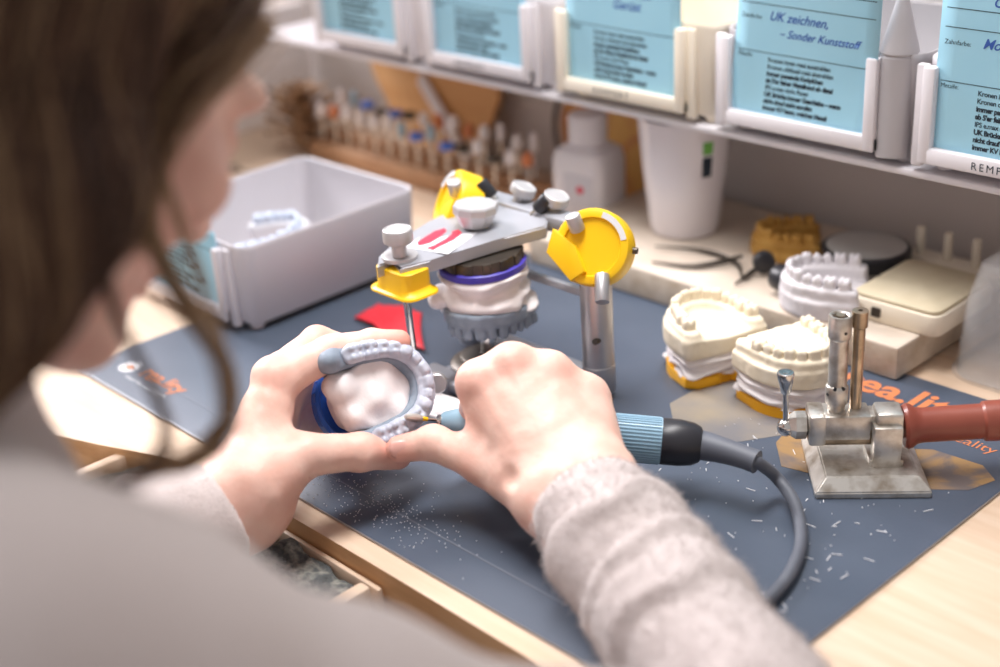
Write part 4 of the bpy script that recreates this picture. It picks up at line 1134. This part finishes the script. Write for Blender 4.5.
def body(p):
    d = torso(p)
    for S, E, Wr in ((RS, RE, RW), (LS, LE, LW)):
        d = smin(d, rc(p, S, E, .046, .036), .03); d = smin(d, rc(p, E, Wr, .036, .027), .02)
    for h, k, a in zip(HIPS, KN, AN):
        d = smin(d, rc(p, h, k, .082, .056), .04); d = smin(d, rc(p, k, a, .052, .034), .03); d = smin(d, rc(p, a + V(0, -.03, -.05), a + V(0, .13, -.062), .034, .026), .03)
    d = smin(d, rc(p, NK0, NK1, .054, .060), .03)
    return smin(d, head(p), .018)

RC = RW + (RE - RW) * .30; LC = LW + (LE - LW) * .30
def unit(v): return v / np.linalg.norm(v)
Vb, Qb = surface(body, (-.80, -.20, -.755), (-.13, .62, .46), .0034)
B = BM(); vs = [B.verts.new(v) for v in Vb]
for q in Qb: B.faces.new([vs[i] for i in q])
for side, Wr, E, Cc in (('r', RW, RE, RC), ('l', LW, LE, LC)):
    n = unit(E - Wr)
    # drop the coarse wrist: everything past the cut that belongs to this forearm
    near = [f for f in B.faces if (np.array(f.calc_center_median()) - Cc) @ n < .06 and np.linalg.norm(np.cross(np.array(f.calc_center_median()) - Cc, n)) < .07 and (np.array(f.calc_center_median()) - Cc) @ n > -.16]
    geom = set(near); [geom.update(f.edges) for f in near]; [geom.update(f.verts) for f in near]
    bmesh.ops.bisect_plane(B, geom=list(geom), dist=1e-6, plane_co=Vector(Cc), plane_no=Vector(n))
    kill = [v for v in B.verts if -.16 < (np.array(v.co) - Cc) @ n < -1e-5 and np.linalg.norm(np.cross(np.array(v.co) - Cc, n)) < .07]
    bmesh.ops.delete(B, geom=kill, context='VERTS')
me = bpy.data.meshes.new('person'); B.to_mesh(me); B.free()
HANDS = []
for fn, lo, hi, Cc, Wr, E in ((right_hand, None, None, RC, RW, RE), (left_hand, None, None, LC, LW, LE)):
    pts = np.array([x for k in (R_F if fn is right_hand else L_F).values() for x, r in k] + [Wr, Cc + (E - Wr) * .03])
    lo = pts.min(0) - .03; hi = pts.max(0) + .03
    Vh, Qh = surface(fn, lo, hi, .0011)
    HANDS.append(cut_mesh(Vh, Qh, Cc, -unit(E - Wr)))
B = BM(); B.from_mesh(me)
for hb_ in HANDS:
    m2 = bpy.data.meshes.new('hand'); hb_.to_mesh(m2); hb_.free(); B.from_mesh(m2)
for Cc, Wr, E in ((RC, RW, RE), (LC, LW, LE)):
    n = unit(E - Wr); es = [e for e in B.edges if e.is_boundary and all(abs((np.array(v.co) - Cc) @ n) < 2e-4 and np.linalg.norm(np.array(v.co) - Cc) < .08 for v in e.verts)]
    try: bmesh.ops.bridge_loops(B, edges=es)
    except Exception as ex: print('bridge failed', ex)
# keep the single largest connected piece
seen = set(); best = []
B.verts.ensure_lookup_table()
for v in B.verts:
    if v.index in seen: continue
    st = [v]; comp = []; seen.add(v.index)
    while st:
        w = st.pop(); comp.append(w)
        for e in w.link_edges:
            o2 = e.other_vert(w)
            if o2.index not in seen: seen.add(o2.index); st.append(o2)
    if len(comp) > len(best): best = comp
print('pieces: largest', len(best), 'of', len(B.verts))
keep = set(best); bmesh.ops.delete(B, geom=[v for v in B.verts if v not in keep], context='VERTS')
bmesh.ops.recalc_face_normals(B, faces=B.faces[:])
me = bpy.data.meshes.new('person'); B.to_mesh(me); B.free()
person = link_mesh('person', me, M['skin'])
tag(person, 'person with long brown hair in a beige knit sweater grinding a dental model', 'person')
# natural flush of the skin on finger tips, knuckles and cheeks
P = np.empty(len(me.vertices) * 3, np.float32); me.vertices.foreach_get('co', P); P = P.reshape(-1, 3).astype(float)
fl = np.zeros(len(P))
def flush(c, r, a):
    global fl; fl = np.maximum(fl, a * np.exp(-((P - c) ** 2).sum(1) / (r * r)))
for F in (R_F, L_F):
    for k, c in F.items():
        flush(c[-1][0], .012, .75); flush(c[1][0], .012, .35); flush(c[2][0], .011, .3)
        if k != 'thumb': flush(toward(c[0][0], .008), .011, .5 if F is R_F else .3)
flush(V(*(-0.5988, 0.3688, 0.0270)), .022, .35); flush(V(*(-0.5057, 0.4741, 0.0683)), .016, .22)
for s in (-1, 1): flush(HD + HR @ V(s * .048, .062, -.035), .03, .35)
flush(HD + HR @ V(0, .092, -.064), .014, .8)
at_ = me.attributes.new('flush', 'FLOAT', 'POINT'); at_.data.foreach_set('value', fl.astype(np.float32))

def nail(c, ax_, nrm, w, L):
    ax_ = Vector(ax_).normalized(); nrm = Vector(nrm); nrm = (nrm - ax_ * nrm.dot(ax_)).normalized(); s = nrm.cross(ax_)
    bm = BM(); G = []
    for i in range(7):
        row = []
        for j in range(7):
            a = -1 + 2 * i / 6; b = -1 + 2 * j / 6
            wx = w * (1 - .22 * max(0, abs(b) - .4) ** 2 * 4)
            row.append(bm.verts.new(Vector(c) + s * a * wx + ax_ * b * L * (1 - .12 * a * a) - nrm * (.0018 * a * a)))
        G.append(row)
    for i in range(6):
        for j in range(6): bm.faces.new((G[i][j], G[i + 1][j], G[i + 1][j + 1], G[i][j + 1]))
    o = obj('fingernail', bm, M['nail'], person); md = o.modifiers.new('t', 'SOLIDIFY'); md.thickness = .0003; md.offset = 0
    return o
t1, t0 = R_F['thumb'][3][0], R_F['thumb'][2][0]
nail(toward(t1, .0080) + unit(t1 - t0) * .0005, t1 - t0, CAM - t1 + V(0, 0, -.10), .0054, .0058)

# ------------------------------------------------------------------ sweater
NKD = unit(NK0 - NK1)
def sleeve(p, S, E, Wr, seed):
    n = unit(E - Wr); Wr = Wr + n * (.006 if seed == 9 else 0); L = np.linalg.norm(E - Wr)
    s = (p - Wr) @ n
    cw = Wr + n * .006
    d = rc(p, S, E, .058, .050)
    fa = rc(p, cw, E, .0300, .0440)
    ph = 0
    fa = fa - .0075 * np.exp(-((s - .050) / .028) ** 2) - .004 * np.exp(-((s - .11) / .03) ** 2)
    # soft folds pushed up round the forearm
    ph = s + .012 * vnoise(p, 16, seed) + .006 * vnoise(p, 38, seed + 3)
    f_ = np.exp(-((s - .04) / .10) ** 2)
    amp = .55 + .45 * vnoise(p, 20, seed + 7)
    fa = fa - amp * f_ * (.0022 * np.sin(ph * 2 * PI / .034) + .0013 * np.sin(ph * 2 * PI / .019 + 1.3)) - .0016 * np.sin(ph * 2 * PI / .075) + .0005 * vnoise(p, 330, seed)
    fa = smax(fa, .004 - s - .004 * np.sin(p[:, 2] * 60), .004)
    fa = smax(fa, -rc(p, Wr - n * .02, Wr + n * .034, .0262, .0275), .003)       # open cuff
    return d, fa
def sweater(p):
    d = torso(p, .014)
    d = d + .004 * vnoise(p, 14, 5) + .0025 * vnoise(p, 30, 6)
    for S, E, Wr, seed in ((RS, RE, RW, 1), (LS, LE, LW, 9)):
        a, b = sleeve(p, S, E, Wr, seed)
        a = a + .0045 * vnoise(p, 18, seed) + .002 * np.sin(((p - S) @ unit(E - S)) * 2 * PI / .07 + 2 * vnoise(p, 12, seed))
        d = smin(d, a, .035); d = smin(d, b, .016)
    # collar
    col = rc(p, C7 - NKD * .01, C7 + NKD * .040, .074, .064)
    col = smax(col, (p - C7) @ NKD - .040, .006)
    d = smin(d, col, .03)
    d = smax(d, -rc(p, C7 - NKD * .0, C7 + NKD * .09, .058, .058), .006)
    d = smax(d, (PEL[2] - .06) - p[:, 2], .01)
    return d
Vs, Qs = surface(sweater, (-.80, -.18, -.29), (-.10, .50, .33), .0024)
sweat = link_mesh('sweater', np_mesh('sweater', Vs, Qs), M['knit'], person)
# fleece fibres standing off the right sleeve
f0 = Vs[Qs].mean(1); e1_ = Vs[Qs[:, 2]] - Vs[Qs[:, 0]]; e2_ = Vs[Qs[:, 3]] - Vs[Qs[:, 1]]; fn_ = np.cross(e1_, e2_); fn_ /= np.linalg.norm(fn_, axis=1)[:, None] + 1e-12
nR = unit(RE - RW); tR = np.clip(((f0 - RW) @ nR), 0, .27); dR = np.linalg.norm(f0 - RW - tR[:, None] * nR, axis=1)
sel = np.where((dR < .06) & (((f0 - RW) @ nR) > .0) & (((f0 - RW) @ nR) < .24) & ((fn_ * (CAM - f0)).sum(1) > -.35 * np.linalg.norm(CAM - f0, axis=1)))[0]
rf = np.random.default_rng(21); pick = rf.choice(sel, 26000); c_ = f0[pick] + rf.normal(0, .0010, (26000, 3)); c_ -= fn_[pick] * ((c_ - f0[pick]) * fn_[pick]).sum(1)[:, None]
L_ = rf.uniform(.0010, .0026, 26000)[:, None]; d0 = fn_[pick] + rf.normal(0, .6, (26000, 3)); d1 = d0 + rf.normal(0, .7, (26000, 3))
FIB = np.stack([c_ - fn_[pick] * .0003, c_ + d0 * L_ * .45, c_ + d0 * L_ * .45 + d1 * L_ * .4], 1)
# trousers and shoes
def trousers(p):
    d = rc(p, PEL + V(-.07, 0, -.03), PEL + V(.07, 0, -.03), .112, .112)
    for h, k, a in zip(HIPS, KN, AN): d = smin(d, rc(p, h, k, .092, .066), .04); d = smin(d, rc(p, k, a, .063, .052), .03)
    return smax(d + .003 * vnoise(p, 20), p[:, 2] - (PEL[2] + .02), .01)
Vs, Qs = surface(trousers, (-.78, -.18, -.74), (-.24, .52, -.12), .006)
link_mesh('trousers', np_mesh('trousers', Vs, Qs), M['trouser'], person)
def shoes(p):
    d = None
    for a in AN:
        e = smin(rc(p, a + V(0, -.035, -.045), a + V(0, .14, -.055), .042, .034), rc(p, a + V(0, -.02, -.02), a + V(0, -.02, .01), .043, .042), .02)
        d = e if d is None else np.minimum(d, e)
    return smax(d, -.7485 - p[:, 2], .004)
Vs, Qs = surface(shoes, (-.70, .27, -.76), (-.31, .58, -.6), .005)
link_mesh('shoes', np_mesh('shoes', Vs, Qs), M['shoe'], person)

# ------------------------------------------------------------------ hair
def hair_mass(p):
    q = head_local(p)
    cap = ell(q, (0, -.020, .036), (.0800, .1010, .0900))
    # hair line: back from the brow over the temple, in front of the ear
    cap = smax(cap, q[:, 1] - (.068 - 1.02 * np.maximum(.040 - q[:, 2], 0)), .006)
    cap = smax(cap, -.060 - q[:, 2] , .01)
    bk = HD + HR @ V(.0, -.085, .0)
    d = cap
    for s, x in ((1, .058), (1, .020), (-1, -.02), (-1, -.058)):
        a = HD + HR @ V(x, -.058, .02); b = C7 + V(x * 1.15, -.045, .02); c = V(C7[0] + x * 1.4, .005, .05)
        d = smin(d, rc(p, a, b, .045, .040), .03); d = smin(d, rc(p, b, c, .040, .034), .03)
    # curtain in front of the right ear
    a = HD + HR @ V(.060, -.030, .02); b = HD + HR @ V(.064, -.052, -.07); c = C7 + V(.085, -.010, -.01)
    d = smin(d, rc(p, a, b, .022, .024), .02); d = smin(d, rc(p, b, c, .024, .028), .03)
    cu = [V(*(-0.4554, 0.2290, 0.3824)), V(*(-0.4309, 0.2085, 0.3486)), V(*(-0.4091, 0.1858, 0.3043)), V(*(-0.4037, 0.1520, 0.2815)), V(*(-0.3897, 0.1169, 0.2675))]
    for a, b in zip(cu, cu[1:]): d = smin(d, rc(p, a, b, .0225, .0225), .02)
    return d
Vh, Qh = surface(lambda p: hair_mass(p) + .003, (-.66, -.08, -.02), (-.32, .40, .46), .0035)
hair = link_mesh('hair', np_mesh('hair', Vh, Qh), M['hair_dark'], person)

def strands(n, seed, steps=46, step=.0085):
    r = np.random.default_rng(seed)
    # roots along the parting and over the crown
    q = np.stack([r.normal(0, .030, n), r.uniform(-.085, .058, n), np.full(n, .128)], 1)
    p = HD + q @ HR.T
    def proj(p, off):
        for _ in range(4):
            e = 1e-3; d = hair_mass(p)
            g = np.stack([hair_mass(p + V(e, 0, 0)) - d, hair_mass(p + V(0, e, 0)) - d, hair_mass(p + V(0, 0, e)) - d], 1)
            g /= np.linalg.norm(g, axis=1)[:, None] + 1e-9
            p = p - g * (d - off)[:, None] * .9
        return p, g
    off = r.uniform(-.0005, .0035, n); P = []
    p, g = proj(p, off)
    wob = r.normal(0, 1, (n, 3))
    for i in range(steps):
        P.append(p.copy())
        out = np.where(np.abs((p - HD) @ rt) < .004, r.normal(0, 1, n), (p - HD) @ rt)
        t = V(0, 0, -1) * 1.0 - fw * .55 * (.3 + .7 * (i / steps < .5)) + rt * np.sign(out)[:, None] * .5 * max(0, 1 - i / 10)
        t = t + .10 * wob * math.sin(i * .35)
        t = t - g * (t * g).sum(1)[:, None]; t /= np.linalg.norm(t, axis=1)[:, None] + 1e-9
        p, g = proj(p + t * step, off)
    return np.stack(P, 1)
def hair_curves(name, paths, m, rad):
    """thin three-sided strands, one mesh"""
    VV, FF, base = [], [], 0
    for pth in paths:
        n = len(pth); t = np.gradient(pth, axis=0); t /= np.linalg.norm(t, axis=1)[:, None] + 1e-12
        u = np.cross(t, V(.31, .52, .79)); u /= np.linalg.norm(u, axis=1)[:, None] + 1e-12; w = np.cross(t, u)
        k = np.linspace(0, 1, n); r = rad * (1 - .6 * k ** 2)
        ring = [pth + (u * math.cos(a) + w * math.sin(a)) * r[:, None] for a in (0, 2.0944, 4.1888)]
        VV.append(np.stack(ring, 1).reshape(-1, 3))
        i = np.arange(n - 1)[:, None] * 3; j = np.arange(3)[None]
        FF.append(np.stack([i + j, i + (j + 1) % 3, i + 3 + (j + 1) % 3, i + 3 + j], -1).reshape(-1, 4) + base); base += 3 * n
    return link_mesh(name, np_mesh(name, np.concatenate(VV), np.concatenate(FF)), m, person)
fz = hair_curves('fleece_fuzz', FIB, M['knit'], .00009); fz.parent = sweat; fz['kind'] = 'stuff'
S_ = strands(1500, 3)
hair_curves('hair_strand', S_[:700], M['hair_dark'], .0007); hair_curves('hair_strand', S_[700:1150], M['hair_mid'], .0006); hair_curves('hair_strand', S_[1150:], M['hair_light'], .0005)
# loose locks falling past the cheek
def lock(pts, n, spread, m, rad, seed):
    r = np.random.default_rng(seed); base = np.array(catmull(pts, 10)); k = np.linspace(0, 1, len(base))
    out = []
    for _ in range(n):
        o = r.normal(0, spread, 3); w = r.normal(0, spread * .6, 3)
        out.append(base + o * (.5 + .5 * np.sin(k * PI) + .25 * k)[:, None] + w * np.sin(k * 5 + r.uniform(0, 6))[:, None])
    return hair_curves('hair_lock', out, m, rad)
lock([(-0.4353, 0.2266, 0.3344), (-0.4184, 0.2187, 0.3075), (-0.4094, 0.2164, 0.2778), (-0.4024, 0.2226, 0.2515), (-0.3962, 0.2271, 0.2362), (-0.3933, 0.2270, 0.2194), (-0.3917, 0.2212, 0.2082), (-0.3887, 0.2058, 0.2046), (-0.3832, 0.1840, 0.2116), (-0.3725, 0.1614, 0.2213), (-0.3469, 0.1299, 0.2296), (-0.3263, 0.1017, 0.2269)], 28, .0019, M['hair_light'], .0005, 5)
lock([(-0.4304, 0.2326, 0.3233), (-0.4236, 0.2310, 0.2980), (-0.4155, 0.2314, 0.2737), (-0.4079, 0.2322, 0.2506), (-0.3990, 0.2307, 0.2341), (-0.3951, 0.2288, 0.2201)], 14, .0016, M['hair_light'], .0004, 6)
lock([(-0.4288, 0.2118, 0.3383), (-0.4075, 0.1993, 0.2975), (-0.3961, 0.1915, 0.2675), (-0.3847, 0.1940, 0.2409), (-0.3768, 0.1922, 0.2256), (-0.3686, 0.1803, 0.2188), (-0.3562, 0.1563, 0.2236), (-0.3398, 0.1347, 0.2252), (-0.3182, 0.1085, 0.2239)], 14, .0012, M['hair_mid'], .0005, 7)
lock([(-0.4496, 0.2983, 0.3311), (-0.4401, 0.2739, 0.3232), (-0.4323, 0.2474, 0.3147), (-0.4245, 0.2274, 0.3013), (-0.4111, 0.2107, 0.2792)], 170, .0036, M['hair_light'], .0005, 8)
lock([(-0.4542, 0.3015, 0.3433), (-0.4419, 0.2724, 0.3333), (-0.4316, 0.2444, 0.3187), (-0.4244, 0.2263, 0.3045), (-0.4117, 0.2094, 0.2830)], 60, .0040, M['hair_mid'], .0005, 9)
# brow and lashes of the far-turned face
for s in (-1, 1):
    br = [HD + HR @ V(s * x, y, z) for x, y, z in ((.012, .0935, .020), (.028, .0915, .026), (.044, .080, .022))]
    r = np.random.default_rng(11); b = np.array(catmull(br, 6))
    hair_curves('eyebrow', [np.array([q + r.normal(0, .0012, 3), q + HR @ V(s * .005, .001, .002) + r.normal(0, .0008, 3), q + HR @ V(s * .009, -.001, .0015) + r.normal(0, .001, 3)]) for q in b for _ in range(4)], M['lash'], .0003)
    ls = []
    for k in range(16):
        a = -1 + 2 * k / 15; c = V(s * .031 + .0115 * a, .0905 - .0035 * a * a, -.0075)
        ls.append(np.array([HD + HR @ c, HD + HR @ (c + V(.001 * a, .004, -.0015)), HD + HR @ (c + V(.003 * a, .0085, .0005))]))
    hair_curves('eyelash', ls, M['lash'], .00022)

# ================================================================== camera, light, view
cam = bpy.data.cameras.new('camera'); co = bpy.data.objects.new('camera', cam); COL.objects.link(co)
RX = Vector((0.69247, 0.71934, -0.05507)); DN = Vector((0.26565, -0.32520, -0.90757)); FW = Vector((-0.67076, 0.61383, -0.41628))
Mc = Matrix((RX, -DN, -FW)).transposed().to_4x4(); Mc.translation = (0, 0, .44)
co.matrix_world = Mc
cam.sensor_width = 36; cam.lens = 1390 * 36 / 1000; cam.clip_start = .01
cam.dof.use_dof = True; cam.dof.focus_distance = .848; cam.dof.aperture_fstop = 3.1
SC.camera = co

W = bpy.data.worlds.new('world'); SC.world = W; W.use_nodes = True
W.node_tree.nodes['Background'].inputs['Color'].default_value = (1.0, .95, .935, 1); W.node_tree.nodes['Background'].inputs['Strength'].default_value = .38

def area(name, loc, target, size, power, col=(1, 1, 1), sy=None):
    l = bpy.data.lights.new(name, 'AREA'); l.size = size; l.energy = power; l.color = col
    if sy: l.shape = 'RECTANGLE'; l.size_y = sy
    o = bpy.data.objects.new(name, l); COL.objects.link(o); o.location = loc
    o.rotation_euler = (Vector(target) - Vector(loc)).to_track_quat('-Z', 'Y').to_euler()
    return o
area('window_light', (-3.6, .84, 2.0), (-.6, .5, 0), 1.6, 168, (1, .965, .99), 1.4)
bl = area('bench_lamp', (-.62, .64, .92), (-.60, .64, 0), .8, 3.0, (1, .975, .965), .25)
bl.data.spread = math.radians(88)
SC.view_settings.view_transform = 'Standard'; SC.view_settings.look = 'None'; SC.view_settings.gamma = 1; SC.view_settings.use_curve_mapping = False
SC.view_settings.exposure = .40
SC.cycles.use_denoising = True
SC.cycles.max_bounces = 8
